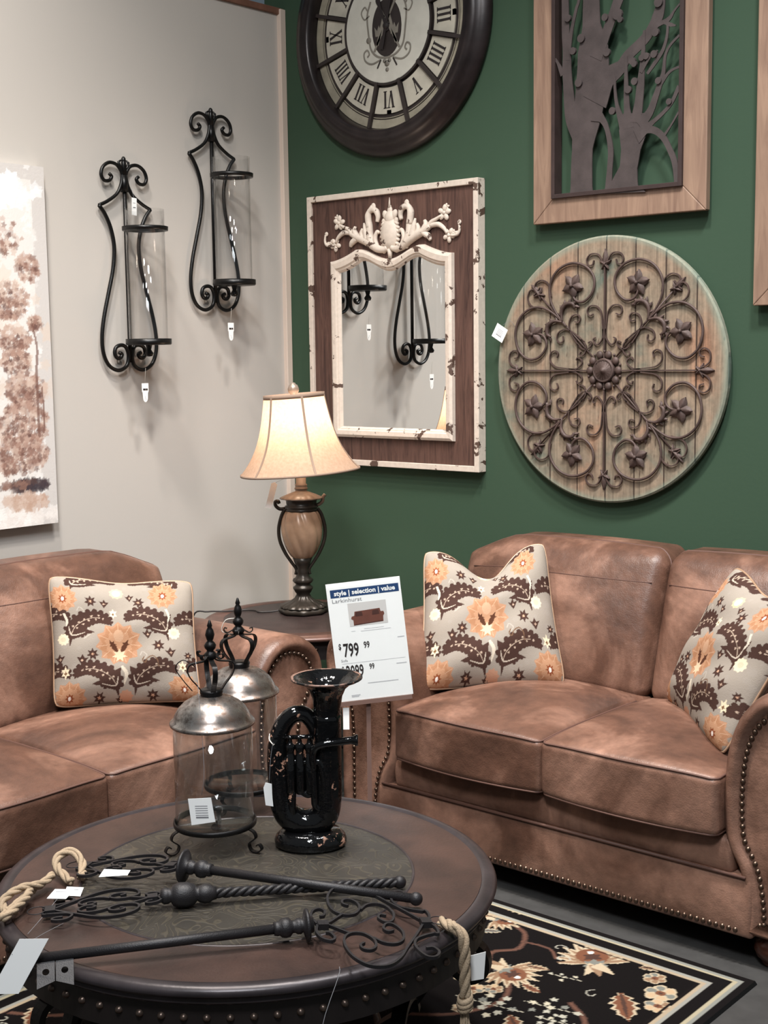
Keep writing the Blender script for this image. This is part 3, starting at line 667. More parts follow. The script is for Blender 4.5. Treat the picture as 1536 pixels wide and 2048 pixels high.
# acanthus leaves hugging each diagonal
for k in range(4):
    for s_ in (-1, 1):
        q = MB(); a0_ = PI/4+PI/2*k
        pth = [(0.235, 0.0), (0.262, 0.022), (0.268, 0.050), (0.250, 0.072), (0.232, 0.068)]
        P_ = [(p[0]*math.cos(a0_)-s_*p[1]*math.sin(a0_), p[0]*math.sin(a0_)+s_*p[1]*math.cos(a0_)) for p in pth]; c_ = cat(P_, 5); kk = len(c_)
        q.tube([dpt(a_, b_, 0.046) for a_, b_ in c_], list(np.interp(np.linspace(0, 1, kk), [0, .4, .8, 1], [0.003, 0.008, 0.0065, 0.003])), 6)
        for j in range(3, kk-1, 3):
            t_ = np.array(c_[j+1])-np.array(c_[j]); an = math.atan2(t_[1], t_[0]); leaf3(q, c_[j][0], c_[j][1], 0.020, 0.011, an-s_*1.0, 0.046, 0.003)
        q.build('acanthus_leaf', 'rust_iron', dm)
for k in range(8):
    a = PI/4*k; R_ = 0.355 if k % 2 == 0 else 0.372; q = MB(); cx_, cz_ = R_*math.cos(a), R_*math.sin(a)
    leaf3(q, cx_, cz_, 0.050, 0.020, a, 0.044); leaf3(q, cx_, cz_, 0.026, 0.012, a+1.1, 0.044); leaf3(q, cx_, cz_, 0.026, 0.012, a-1.1, 0.044)
    leaf3(q, cx_, cz_, 0.022, 0.010, a+2.5, 0.044); leaf3(q, cx_, cz_, 0.022, 0.010, a-2.5, 0.044); q.sphere(dpt(cx_, cz_, 0.046), 0.006, 8, 6)
    q.build('fleur_finial', 'rust_iron', dm)
q = MB(); q.lathe([(0.0001, 0.060), (0.009, 0.058), (0.011, 0.050), (0.030, 0.053), (0.033, 0.049), (0.036, 0.054), (0.040, 0.051), (0.042, 0.044), (0.042, 0.034)], DC, 40, 'y', fn=lambda r, z, a, j: r*(1+(0.06*math.cos(16*a) if 3 <= j <= 4 else 0)))
for k in range(10):
    a = 2*PI*k/10; q.sphere(dpt(0.055*math.cos(a), 0.055*math.sin(a), 0.044), 0.014, 8, 6, (1, 0.6, 1)); q.sphere(dpt(0.064*math.cos(a+.31), 0.064*math.sin(a+.31), 0.042), 0.0055, 6, 4)
q.build('center_rosette', 'rust_iron', dm)

# ================================================================ canvas painting
cv = root('canvas_painting', (0, -1.65, 0.98), 'unframed canvas painting of sepia trees at left edge', 'painting')
CY0, CY1, CZ0, CZ1 = -2.10, -1.203, 0.978, 2.193
q = MB(); q.box((0.002, CY0, CZ0), (0.040, CY1, CZ1)); q.build('stretcher', 'canvas_side', cv, bevel=0.002)
nu, nv = 260, 350; pt = Paint(nu, nv, (205, 200, 196)); rnd = random.Random(3)
def dabs(cx_, cz_, rx, rz, k, cols, sz):
    for _ in range(k):
        a = rnd.uniform(0, 2*PI); rr_ = math.sqrt(rnd.random()); x_ = cx_+rx*rr_*math.cos(a); z_ = cz_+rz*rr_*math.sin(a); c_ = rnd.choice(cols)
        pt.star(x_, z_, sz*rnd.uniform(0.5, 1.4), 5, c_, 0.6, rnd.uniform(0, 3), rnd.uniform(0.5, 0.9), rnd.uniform(0.3, 0.8))
pt.poly([(0, .0), (.93, .0), (.94, .96), (0, .97)], (224, 219, 214))
dabs(0.5, 0.93, 0.48, 0.05, 260, [(236, 238, 240), (228, 230, 232)], 0.035); dabs(0.92, 0.5, 0.03, 0.5, 150, [(232, 230, 228), (222, 218, 214)], 0.015)
dabs(0.5, 0.03, 0.5, 0.03, 200, [(240, 236, 232), (228, 220, 214)], 0.03)
dabs(0.5, 0.45, 0.5, 0.45, 300, [(214, 198, 184), (222, 208, 196), (232, 224, 216)], 0.03)
lt = [(188, 160, 146), (170, 138, 124), (204, 182, 168)]; dk = [(126, 94, 84), (104, 76, 70), (150, 116, 104)]
for (cx_, cz_, rx, rz, k) in ((.80, .80, .09, .05, 60), (.91, .72, .05, .035, 60), (.82, .63, .09, .05, 140), (.93, .565, .035, .02, 50), (.82, .52, .09, .04, 110), (.84, .46, .07, .03, 70), (.88, .38, .09, .05, 190), (.86, .28, .11, .07, 260), (.84, .20, .13, .05, 240), (.3, .5, .3, .28, 600), (.6, .7, .14, .1, 200), (.62, .35, .14, .14, 300), (.3, .2, .3, .08, 300)):
    dabs(cx_, cz_, rx, rz, k, lt+dk[:1], 0.016); dabs(cx_, cz_-rz*.3, rx*.8, rz*.7, k//3, dk, 0.010)
for pts, w_ in (([(.915, .58), (.935, .50), (.93, .44), (.928, .25)], [.006, .012, .010]), ([(.95, .39), (.955, .30), (.95, .26)], [.006, .01]), ([(.5, .6), (.52, .4), (.5, .2)], [.01, .03, .04]), ([(.25, .8), (.22, .5), (.24, .15)], [.01, .03, .05]), ([(.7, .55), (.74, .42), (.73, .22)], [.006, .016, .02])): pt.stroke(pts, w_, (120, 88, 78), 0.8)
dabs(.88, .115, .08, .018, 120, [(64, 58, 64), (84, 66, 64), (74, 62, 66)], 0.016); dabs(.45, .12, .45, .015, 160, [(110, 84, 76), (140, 108, 96)], 0.02); dabs(.85, .07, .1, .02, 80, [(188, 158, 140), (206, 184, 170)], 0.02)
q = MB(); q.grid(lambda u, v: (0.0405, CY0+(CY1-CY0)*u, CZ0+(CZ1-CZ0)*v), nu, nv); o = q.build('painted_face', 'canvas_paint', cv, recalc=False); set_cols(o.data, pt.a.reshape(-1, 3))

# ================================================================ sconces
s_top = [(-0.006, 0.697), (-0.015, 0.717), (-0.033, 0.735), (-0.064, 0.739), (-0.092, 0.722), (-0.102, 0.695), (-0.090, 0.675), (-0.067, 0.676), (-0.056, 0.690), (-0.066, 0.700)]
s_side = [(-0.006, 0.711), (-0.014, 0.668), (-0.036, 0.631), (-0.078, 0.603), (-0.116, 0.586)]
s_side2 = [(-0.116, 0.586), (-0.091, 0.556), (-0.068, 0.508), (-0.056, 0.445), (-0.064, 0.366), (-0.088, 0.279), (-0.112, 0.193), (-0.124, 0.121), (-0.120, 0.063), (-0.097, 0.020), (-0.056, 0.002), (-0.018, 0.018), (-0.008, 0.055), (-0.018, 0.084), (-0.038, 0.093), (-0.063, 0.085), (-0.070, 0.063), (-0.060, 0.047), (-0.044, 0.048), (-0.038, 0.060), (-0.050, 0.066)]
def sconce(y0, z0, label, lean=0.0):
    t = root('wall_sconce', (0, y0, z0), label, 'wall sconce', 'iron scroll candle sconces on the beige wall')
    def pt_(a, b, d=0.022): return (d, y0+a+lean*(b-0.4), z0+b)
    q = MB(); q.tube([pt_(0, 0.03), pt_(0, 0.74)], 0.0075, 8); q.tube([pt_(0, 0.70), pt_(0, 0.745), pt_(0, 0.762)], [0.012, 0.009, 0.003], 8)
    q.sphere(pt_(0, 0.752), 0.009, 8, 6, (1, 1, 1.6)); 
    for s_ in (-1, 1):
        q.tube([pt_(s_*0.004, 0.715), pt_(s_*0.018, 0.730), pt_(s_*0.022, 0.745), pt_(s_*0.012, 0.752)], [0.005, 0.006, 0.005, 0.003], 6)
    q.tube([pt_(0, 0.64), pt_(0, 0.70)], [0.014, 0.012], 8)
    q.build('center_bar', 'sconce_iron', t)
    for s_ in (-1, 1):
        q = MB()
        for path, w_ in ((s_top, 0.0065), (s_side, 0.0065), (s_side2, 0.0072)):
            c_ = cat([(-s_*a_, b_) for a_, b_ in path], 6); q.tube([pt_(a_, b_) for a_, b_ in c_], w_, 8)
        q.build('scroll_arm', 'sconce_iron', t)
    gx = 0.13; c0 = (gx, y0, 0)
    def ringz(z, h_, name, solid=False):
        q = MB(); pr = [(0.071, z), (0.081, z), (0.082, z+h_), (0.0745, z+h_), (0.0735, z+0.002), (0.071, z)] if not solid else [(0.0001, z), (0.079, z), (0.082, z+0.004), (0.082, z+h_), (0.077, z+h_), (0.076, z+0.006), (0.0001, z+0.006)]
        q.lathe(pr, c0, 40); q.tube([(0.022, y0, z+h_/2), (0.052, y0, z+h_/2)], 0.006, 8); return q.build(name, 'sconce_iron', t)
    ringz(z0+0.496, 0.014, 'upper_ring'); cup = ringz(z0+0.092, 0.022, 'candle_cup', True)
    q = MB(); q.lathe([(0.0001, z0+0.050), (0.012, z0+0.052), (0.016, z0+0.062), (0.008, z0+0.075), (0.012, z0+0.092)], c0, 16); q.build('cup_knob', 'sconce_iron', cup)
    q = MB(); q.lathe([(0.0695, z0+0.099), (0.0695, z0+0.570), (0.0675, z0+0.570), (0.0675, z0+0.101)], c0, 48); q.build('glass_cylinder', 'glass', t)
    return t
sconce(-0.846, 1.500, 'lower iron scroll sconce with glass cylinder beside canvas painting')
sconce(-0.420, 1.724, 'higher iron scroll sconce with glass cylinder nearer room corner')

def price_tag(name, pts, label, o, ux, uy, string=None, lines=4, rounded=False, sleeve=False, mat='tag_paper'):
    """hanging card: pts = outline in metres in the plane ux, uy through o"""
    o, ux, uy = Vector(o), Vector(ux).normalized(), Vector(uy).normalized(); n = ux.cross(uy)
    t = root(name, o, label, 'tag', 'white price tags')
    q = MB(); q.prism(pts, o, ux, uy, n, 0.0008); card = q.build('card', mat, t)
    xs = [p[0] for p in pts]; ys = [p[1] for p in pts]; w_, h_ = max(xs)-min(xs), max(ys)-min(ys)
    if lines:
        q = MB()
        for i in range(lines):
            a_ = min(xs)+w_*0.25; b_ = max(xs)-w_*0.25; yy = max(ys)-h_*(0.3+0.5*i/max(1, lines)); tt = h_*0.012 if i < lines-1 else h_*0.03
            q.prism([(a_, yy-tt), (b_, yy-tt), (b_, yy+tt), (a_, yy+tt)], o+n*0.0009, ux, uy, n, 0.0002)
        q.build('print', 'grey_ink', card)
    if sleeve:
        q = MB(); m_ = 0.08*w_; q.prism([(min(xs)-m_, min(ys)-m_), (max(xs)+m_, min(ys)-m_), (max(xs)+m_, max(ys)+h_*0.3), (min(xs)-m_, max(ys)+h_*0.3)], o-n*0.001, ux, uy, n, 0.0004); q.build('plastic_sleeve', 'acrylic', t)
    if string:
        q = MB(); q.tube(cat(string, 4) if len(string) > 2 else string, 0.0005, 5); q.build('string', 'grey_ink', t)
    return t
def sconce_tag(y, z, label):
    o = (0.12, y, z); Y = (0, 1, 0)
    pts = [(-0.015, 0.030), (-0.015, 0.0), (-0.012, -0.004)]+[(0.011*math.cos(t_), -0.022+0.016*math.sin(t_)) for t_ in np.linspace(PI, 2*PI, 9)]+[(0.012, -0.004), (0.015, 0.0), (0.015, 0.030)]
    t = root('price_tag', o, label, 'tag', 'white price tags'); q = MB(); q.prism(pts, o, Y, (0, 0, 1), (1, 0, 0), 0.0008); c_ = q.build('card', 'tag_paper', t)
    q = MB()
    for (a_, b_) in ((-0.010, 0.002), (0.003, 0.011)): q.prism([(a_, 0.004), (b_, 0.004), (b_, 0.011), (a_, 0.011)], (0.1209, y, z), Y, (0,0,1), (1,0,0), 0.0002)
    q.build('print', 'ink', c_); q = MB(); q.tube([(0.1208, y-0.002, z-0.016), (0.1208, y+0.003, z-0.030)], 0.0006, 4); q.build('pen_mark', 'grey_ink', c_)
    q = MB(); q.tube([(0.12, y, z+0.030), (0.125, y+0.001, z+0.085)], 0.0006, 4); q.build('string', 'twine', t)
sconce_tag(-0.862, 1.425, 'white tag hanging below the lower sconce'); sconce_tag(-0.435, 1.645, 'white tag hanging below the higher sconce')
price_tag('price_tag', [(-0.012, -0.03), (0.010, -0.032), (0.012, 0.03), (-0.010, 0.032)], 'narrow white tag tied on the shoulder of the lower sconce', (0.05, -0.827, 2.088), (0, 1, 0.0), (0, 0, 1), [(0.05, -0.826, 2.118), (0.03, -0.82, 2.15), (0.022, -0.815, 2.142)], 2)
price_tag('price_tag', [(-0.026, -0.026), (0.026, -0.026), (0.026, 0.026), (-0.026, 0.026)], 'square white tag on left rim of round plaque', (1.112, -0.055, 1.618), (0.86, 0, -0.5), (0.5, 0, 0.86), [(1.126, -0.056, 1.645), (1.15, -0.045, 1.66), (1.165, -0.037, 1.64)], 5)

# ================================================================ leather sofas
def sm(a, b, x): t_ = min(1, max(0, (x-a)/(b-a))); return t_*t_*(3-2*t_)
def rbox(q, lo, hi, r, res=10, fn=None):
    lo, hi = np.array(lo, float), np.array(hi, float); c = (lo+hi)/2; h = (hi-lo)/2; r = min(r, min(h)*0.98)
    def ax(k):
        e_ = [-(h[k]-r)-r*math.tan(PI/4*i/4) for i in range(4, 0, -1)]; return e_+list(np.linspace(-(h[k]-r), h[k]-r, res))+[-x for x in reversed(e_)]
    A = [ax(0), ax(1), ax(2)]
    for k in range(3):
        i, j = (k+1) % 3, (k+2) % 3
        for s_ in (-1, 1):
            vs = []
            for b_ in A[j]:
                for a_ in A[i]:
                    p = np.zeros(3); p[k] = s_*h[k]; p[i] = a_; p[j] = b_
                    cl = np.clip(p, -(h-r), h-r); d = p-cl; p = c+cl+r*d/np.linalg.norm(d)
                    if fn: p = fn(*p)
                    vs.append(tuple(p))
            n1, n2 = len(A[i]), len(A[j])
            q.add(vs, [(y*n1+x, y*n1+x+1, (y+1)*n1+x+1, (y+1)*n1+x) for y in range(n2-1) for x in range(n1-1)])
def weld(o, d=0.0004):
    import bmesh
    bm = bmesh.new(); bm.from_mesh(o.data); bmesh.ops.remove_doubles(bm, verts=bm.verts, dist=d); bmesh.ops.recalc_face_normals(bm, faces=bm.faces)
    for f in bm.faces: f.smooth = True
    bm.to_mesh(o.data); bm.free(); return o
nm_ = MB(); nm_.lathe([(0.0001, 0.0068), (0.0035, 0.006), (0.0062, 0.0036), (0.0075, 0.0)], (0, 0, 0), 10); NAIL = None
ARM = [(0.062, .078), (0.060, .16), (0.045, .24), (0.012, .30), (0.0, .36), (-0.002, .46), (0.008, .56), (0.04, .645), (0.10, .705), (0.17, .722), (0.25, .70), (0.305, .645), (0.318, .575), (0.295, .51), (0.262, .455), (0.252, .38), (0.252, .25), (0.252, .078)]
def arm_profile():
    P = ARM; top = cat([(a, b) for a, b in P], 5); return [np.array(p) for p in top]
def inset(loop, d):
    n = len(loop); out = []
    for i in range(n):
        a, b = loop[(i-1) % n], loop[(i+1) % n]; t_ = (b-a)/np.linalg.norm(b-a); out.append(loop[i]+d*np.array([t_[1], -t_[0]]))
    return out
def sofa(loc, rz, label, near):
    global NAIL
    t = root('leather_loveseat', loc, label, 'sofa', None, rz)
    FY = -0.45
    q = MB(); q.box((-0.56, -0.40, 0.09), (0.56, 0.30, 0.34)); q.build('seat_deck', 'leather', t, True)
    q = MB(); rbox(q, (-0.62, FY, 0.074), (0.62, -0.38, 0.234), 0.012, 14, lambda x, y, z: (x, y-0.006*math.sin(PI*min(1, max(0, (z-0.074)/0.16))), z)); fr = weld(q.build('front_rail', 'leather', t, True))
    q = MB(); q.tube([(-0.60, FY-0.003, 0.2345), (0.60, FY-0.003, 0.2345)], 0.0045, 8); q.build('piping', 'piping', fr, True)
    q = MB(); rbox(q, (-0.56, FY+0.010, 0.228), (0.56, -0.38, 0.325), 0.015, 12, lambda x, y, z: (x, y-0.008*math.sin(PI*min(1, max(0, (z-0.228)/0.097))), z)); weld(q.build('seat_rail', 'leather', t, True))
    # seat cushions
    for k in range(2):
        x0, x1 = (-0.535, 0.002) if k == 0 else (-0.002, 0.535); cx = (x0+x1)/2; hx = (x1-x0)/2
        def fn(x, y, z):
            u_ = (x-cx)/hx; v_ = (y+0.17)/0.31; top = sm(0.40, 0.49, z); bot = 1-sm(0.335, 0.40, z)
            z += top*(0.048*(1-u_*u_)**0.8*(1-min(1, v_*v_))**0.7-0.008*(u_**4)*(v_**4)+0.004*math.sin(7*x+3*k)*math.sin(9*y))
            f_ = sm(0.25, -0.46, -y*-1) if False else max(0, min(1, (-y-0.30)/0.17)); y -= f_*(0.020*(1-u_*u_)+0.006*math.sin(14*x+k)*math.sin(PI*(z-0.33)/0.16)*0.5)
            z -= bot*0.004*(1-u_*u_)
            return (x, y, z)
        q = MB(); rbox(q, (x0+0.002, -0.478, 0.330), (x1-0.002, 0.16, 0.487), 0.018, 22, fn); sc = weld(q.build('seat_cushion', 'leather', t, True))
        for zz, s_ in ((0.483, 1), (0.334, -1)):
            R_ = 0.018; e_ = 0.006
            L = [(x0+e_, y_) for y_ in np.linspace(0.05, -0.43, 14)]+[(x0+e_+0.02*(1-math.cos(a_)), -0.454-0.02*math.sin(a_)) for a_ in np.linspace(0.2, PI/2, 5)]
            L = L+[(x_, -0.474) for x_ in np.linspace(x0+0.045, x1-0.045, 16)]+[(2*cx-a_, b_) for a_, b_ in reversed(L)]
            q = MB(); q.tube([fn(a_, b_, zz) for a_, b_ in L], 0.0032, 7); q.build('piping', 'piping', sc, True)
    # arms with rolled tops and nail-trimmed fronts
    prof = arm_profile()
    for s_ in (-1, 1):
        base = [np.array([s_*(0.530+p[0]), p[1]]) for p in prof]
        if s_ < 0: base = base[::-1]
        sgn = 1
        area_ = sum(base[i][0]*base[(i+1) % len(base)][1]-base[(i+1) % len(base)][0]*base[i][1] for i in range(len(base)))
        sgn = -1 if area_ > 0 else 1
        stations = [(0.43, 0.0), (0.2, 0.0), (-0.1, 0.0), (-0.30, 0.0), (-0.415, 0.0), (-0.438, 0.006), (-0.452, 0.020), (-0.450, 0.034), (-0.438, 0.043), (-0.436, 0.048)]
        n = len(base); vs = []; fs = []
        for y_, d_ in stations:
            L = inset(base, sgn*d_) if d_ else base
            rip = 0
            vs += [(p[0], y_+(0.004*math.sin(p[0]*70+p[1]*55) if abs(y_+0.415) < 0.001 else 0), max(0.076, p[1])) for p in L]
        for i in range(len(stations)-1):
            for k in range(n): fs.append((i*n+k, i*n+(k+1) % n, (i+1)*n+(k+1) % n, (i+1)*n+k))
        fs.append(tuple((len(stations)-1)*n+k for k in range(n))); fs.append(tuple(range(n)))
        q = MB(); q.add(vs, fs); arm = q.build('arm', 'leather', t, True)
        m_ = arm.data; m_.polygons[len(fs)-2].use_smooth = False
        # nails along the panel edge
        L = inset(base, sgn*0.053); L = [p for p in L if p[1] > 0.105]
        # order the open path starting at the lower inner end
        idx0 = min(range(len(base)), key=lambda i: (abs(base[i][0]-s_*0.59)+base[i][1]))
        L = inset(base, sgn*0.053); L = L[idx0:]+L[:idx0]
        if L[3][1] < L[-3][1] and abs(L[3][0]) > abs(L[-3][0]): L = L[::-1]
        L = [p for p in L if p[1] > 0.10]
        if abs(L[0][0]) > abs(L[-1][0]): L = L[::-1]
        cum = [0]
        for i in range(1, len(L)): cum.append(cum[-1]+np.linalg.norm(L[i]-L[i-1]))
        npos = [(float(np.interp(d, cum, [p[0] for p in L])), -0.4385, float(np.interp(d, cum, [p[1] for p in L]))) for d in np.arange(0.002, cum[-1], 0.0195)]
        npos += [(s_*x_, -0.4385, 0.093) for x_ in np.arange(0.585, 0.74, 0.0185)]
        rot = (PI/2, 0, 0)
        if s_ == near:
            for k_, p in enumerate(npos[:62]):
                if NAIL is None:
                    o = nm_.build('nailhead', 'antique_brass', arm, True); NAIL = o; o.location = p; o.rotation_euler = rot
                else: copy_part(NAIL, arm, p, rot).name = 'nailhead'
            rest = npos[62:]
        else: rest = npos
        if rest:
            q = MB()
            for p in rest: q.sphere((p[0], p[1]-0.001, p[2]), 0.0062, 8, 5, (1, 0.8, 1))
            o = q.build('nailhead_row', 'antique_brass', arm, True); o['kind'] = 'stuff'
    xs = [x_*near for x_ in np.arange(0.575, -0.58, -0.0178)]
    for x_ in xs[:38]:
        copy_part(NAIL, fr, (x_, FY-0.001, 0.093), (PI/2, 0, 0)).name = 'nailhead'
    q = MB(); [q.sphere((x_, FY-0.002, 0.093), 0.0062, 8, 5, (1, 0.8, 1)) for x_ in xs[38:]]; o = q.build('nailhead_row', 'antique_brass', fr, True); o['kind'] = 'stuff'
    # back
    q = MB(); rbox(q, (-0.77, 0.27, 0.09), (0.77, 0.45, 0.86), 0.06, 10, lambda x, y, z: (x, y+max(0, z-0.4)*0.05, z)); weld(q.build('back_frame', 'leather', t, True))
    for k in range(2):
        sg = -1 if k == 0 else 1
        x0, x1 = (-0.532, 0.0) if k == 0 else (0.0, 0.532)
        def fb(x, y, z):
            f_ = abs(x)/0.532; s1 = sm(0.68, 0.80, z); xx = x*(1+s1*(0.785/0.532-1)*f_**1.5)
            u_ = (2*f_-1); v_ = min(1, max(0, (z-0.47)/0.465))
            front = 1 if y < 0.17 else 0.2
            y2 = y+(z-0.47)*0.30-front*0.065*(1-u_*u_)*(1-(2*v_-1)**2)+0.004*math.sin(9*xx+5*z)*front
            z2 = z-0.010*v_-sm(0.56, 0.80, abs(xx))*0.060*v_**6-(1-sm(0, 0.05, f_*0.532))*0.012*v_**8+0.008*(1-u_*u_)*v_**6
            return (xx, y2, z2)
        q = MB(); rbox(q, (x0+0.003, 0.085, 0.470), (x1-0.003, 0.275, 0.935), 0.045, 20, fb); bc = weld(q.build('back_cushion', 'leather', t, True))
        e_ = 0.012; R_ = 0.045
        e_ = 0.0035; L = [(x0+e_, z_) for z_ in np.linspace(0.53, 0.89, 22)]+[(x0+e_+0.045*(1-math.cos(a_)), 0.89+0.0445*math.sin(a_)) for a_ in np.linspace(0.2, PI/2, 6)]
        L = L+[(x_, 0.9345) for x_ in np.linspace(x0+0.06, x1-0.06, 16)]+[(x0+x1-a_, b_) for a_, b_ in reversed(L)]
        q = MB(); q.tube([fb(a_, 0.135, b_) for a_, b_ in L], 0.0036, 7); q.build('piping', 'piping', bc, True)
        q = MB(); q.tube([tuple(np.array(fb(x_, 0.085, 0.838))+np.array([0, 0.0006, 0])) for x_ in np.linspace(x0+0.03, x1-0.03, 22)], 0.0020, 5); q.build('stitched_seam', 'piping', bc, True)
    for sx in (-1, 1):
        for sy in (-0.385, 0.37):
            q = MB(); q.lathe([(0.0001, 0.0), (0.030, 0.0), (0.036, 0.008), (0.034, 0.014), (0.048, 0.024), (0.055, 0.042), (0.050, 0.062), (0.036, 0.074), (0.036, 0.090), (0.0001, 0.090)], (sx*0.655, sy, 0), 24); q.build('bun_foot', 'foot_wood', t, True)
    return t
sofa((1.91, -0.50, 0), 0, 'brown leather loveseat against the green wall with two floral pillows', 1)
sofa((0.73, -1.907, 0), PI/2, 'brown leather loveseat against the beige wall, cut off by left edge', 1)

# ================================================================ floral pillows
def pillow_paint(w=230):
    P = Paint(w, w, (150, 140, 129)); rd = random.Random(5)
    brown, peach, lp, cream, lgt = (68, 48, 42), (172, 130, 102), (190, 154, 126), (196, 184, 158), (172, 163, 152)
    for _ in range(300): P.disc(rd.random(), rd.random(), rd.uniform(.01, .03), rd.choice([(152, 142, 132), (146, 136, 125), (155, 146, 137)]), 0.4, 8)
    def big(x, y, s):
        for k, (r_, c_, al) in enumerate(((s, peach, 1), (s*0.86, (164, 120, 90), 1), (s*0.62, (180, 138, 108), 0.8))): P.star(x, y, r_, 11-k, c_, 0.80, PI/2, 1.05, al)
        for i in range(11):
            a = PI/2+2*PI*i/11; P.stroke([(x+s*.5*math.cos(a), y+s*.5*math.sin(a)), (x+s*.92*math.cos(a), y+s*.96*math.sin(a))], s*.03, lp)
    def core(x, y, s):
        P.star(x, y, s, 8, (132, 70, 42), 0.55, PI/2, 1.2); P.disc(x, y, s*0.30, (236, 224, 214), 1, 10, s*.5)
    def scroll(x0, y0, sx, sy):
        # scalloped leaf with beige berries; base at x0,y0 curving to the tip
        def g(pts): return [(x0+sx*a_, y0+sy*b_) for a_, b_ in pts]
        c_ = [(0, 0), (.012, .065), (.065, .13), (.14, .17), (.21, .175), (.262, .145), (.285, .10)]; W_ = [.04, .098, .108, .096, .076, .044, .008]
        P.stroke(g(c_), W_, brown); F_ = np.array(cat(c_, 4)); T_ = np.gradient(F_, axis=0); T_ /= np.linalg.norm(T_, axis=1)[:, None]; ww = np.interp(np.linspace(0, 1, len(F_)), np.linspace(0, 1, 7), W_)
        for i in range(2, len(F_)-2, 2):
            for sd in (-1, 1): o_ = F_[i]+np.array([-T_[i][1], T_[i][0]])*sd*ww[i]*.5; P.disc(x0+sx*o_[0], y0+sy*o_[1], .019*min(1, ww[i]/.04), brown, 1, 10)
        P.stroke(g([(0, .01), (.05, .035), (.11, .055), (.165, .05)]), [.03, .05, .038, .004], brown)
        for a_, b_ in ((.05, .05), (.08, .02), (.11, .065), (.10, .035), (.135, .05)): P.disc(x0+sx*a_, y0+sy*b_, .013, brown, 1, 8)
        P.poly(g([(-.035, .17), (-.025, .03), (.06, .12)]), brown); P.poly(g([(-.01, -.06), (-.015, .02), (.02, .03)]), brown)
        P.stroke(g([(-.012, .10), (.0, .04), (.03, .03), (.10, .05)]), [.005, .010, .009, .004], (186, 172, 156)); P.stroke(g([(.005, .04), (.03, .09), (.08, .135), (.15, .165), (.21, .165)]), .005, (176, 156, 138))
        for a_, b_ in ((.02, .10), (.045, .085), (.06, .13), (.09, .115), (.10, .155), (.13, .145), (.15, .18), (.18, .155), (.20, .185), (.23, .16)): P.star(x0+sx*a_, y0+sy*b_, .0105, 5, (178, 156, 138), 0.5, a_*20)
    def starf(x, y, s, r=0): P.star(x, y, s*1.25, 7, brown, 0.52, r, 1.1); P.star(x, y, s*.42, 5, (190, 150, 124), 0.4, r)
    def bud(x, y, s, f=1): s *= 1.3; P.poly([(x, y-s), (x-f*s*.9, y+s*.7), (x-f*s*.2, y+s*.5), (x+f*s*.1, y+s*1.2), (x+f*s*.5, y+s*.4), (x+f*s*1.1, y+s*.5)], brown); P.star(x, y, s*.35, 4, (190, 160, 138), .4)
    def creamf(x, y, s): P.star(x, y, s, 10, (214, 200, 172), 0.84, 0, 1.1); P.disc(x, y, s*.45, cream)
    def tear(x, y, s): P.star(x, y, s, 6, (222, 206, 176), 0.5, PI/2, 1.5); P.star(x, y-s*.2, s*.35, 4, (116, 84, 58), .5, PI/2, 1.6)
    for x_, y_, r_ in ((.20, .72, .03), (.35, .52, .02), (.72, .58, .03), (.22, .55, .05), (.62, .36, .03)): P.stroke([(x_, y_-r_), (x_+r_, y_), (x_, y_+r_), (x_-r_*.6, y_)], .007, lgt)
    big(.46, .46, .165); P.disc(.46, .52, .035, lp, .8, 12, .05)
    for s_ in (-1, 1): P.stroke([(.46+s_*.012, .385), (.46+s_*.035, .43), (.46+s_*.065, .485)], [.016, .036, .004], (84, 52, 38)); P.star(.46+s_*.045, .45, .030, 5, (84, 52, 38), .45)
    P.star(.46, .365, .055, 7, (214, 184, 154), .5, PI/2)
    scroll(.13, .50, 1, 1); scroll(.80, .53, -1, 1); scroll(.43, .10, -1, 1); scroll(.56, .11, 1, 1)
    scroll(-.16, .53, 1, 1); scroll(1.15, .50, -1, 1); scroll(.16, .92, 1, .5); scroll(.84, .92, -1, .5); scroll(-.17, .10, 1, 1); scroll(1.2, .12, -1, 1)
    for x_, y_, s_ in ((.09, .82, .105), (.78, .86, .11), (.11, .06, .12), (.89, .09, .12)): big(x_, y_, s_); core(x_, y_-.005, .034)
    P.star(.46, .88, .05, 9, (200, 178, 144), .85); P.disc(.46, .88, .028, (218, 206, 188))
    for a_ in ((.28, .80, .036), (.275, .38, .036), (.735, .44, .038), (.61, .80, .036), (.31, .045, .036), (.67, .05, .038), (.94, .36, .026)): starf(*a_, a_[0]*9)
    for a_ in ((.20, .335, .032, 1), (.665, .53, .028, -1), (.82, .38, .030, -1), (.05, .35, .028, -1), (.37, .78, .026, 1), (.55, .84, .024, -1), (.45, .02, .024, -1)): bud(*a_)
    creamf(.077, .50, .042); creamf(.85, .54, .046); tear(.085, .25, .034); tear(.895, .27, .034); tear(.43, .70, .030)
    P.stroke([(.63, .35), (.615, .32), (.635, .305), (.65, .335), (.69, .355), (.72, .32), (.725, .27)], .008, (110, 84, 66))
    P.star(.49, .05, .05, 9, (176, 134, 110), .8); P.stroke([(.47, .28), (.50, .22), (.48, .14)], [.02, .026, .008], (198, 186, 168)); P.stroke([(.09, .70), (.11, .64), (.10, .60)], [.016, .018, .006], (202, 192, 176)); P.stroke([(.80, .74), (.82, .68), (.81, .63)], [.016, .018, .006], (202, 192, 176))
    return P
PP = pillow_paint()
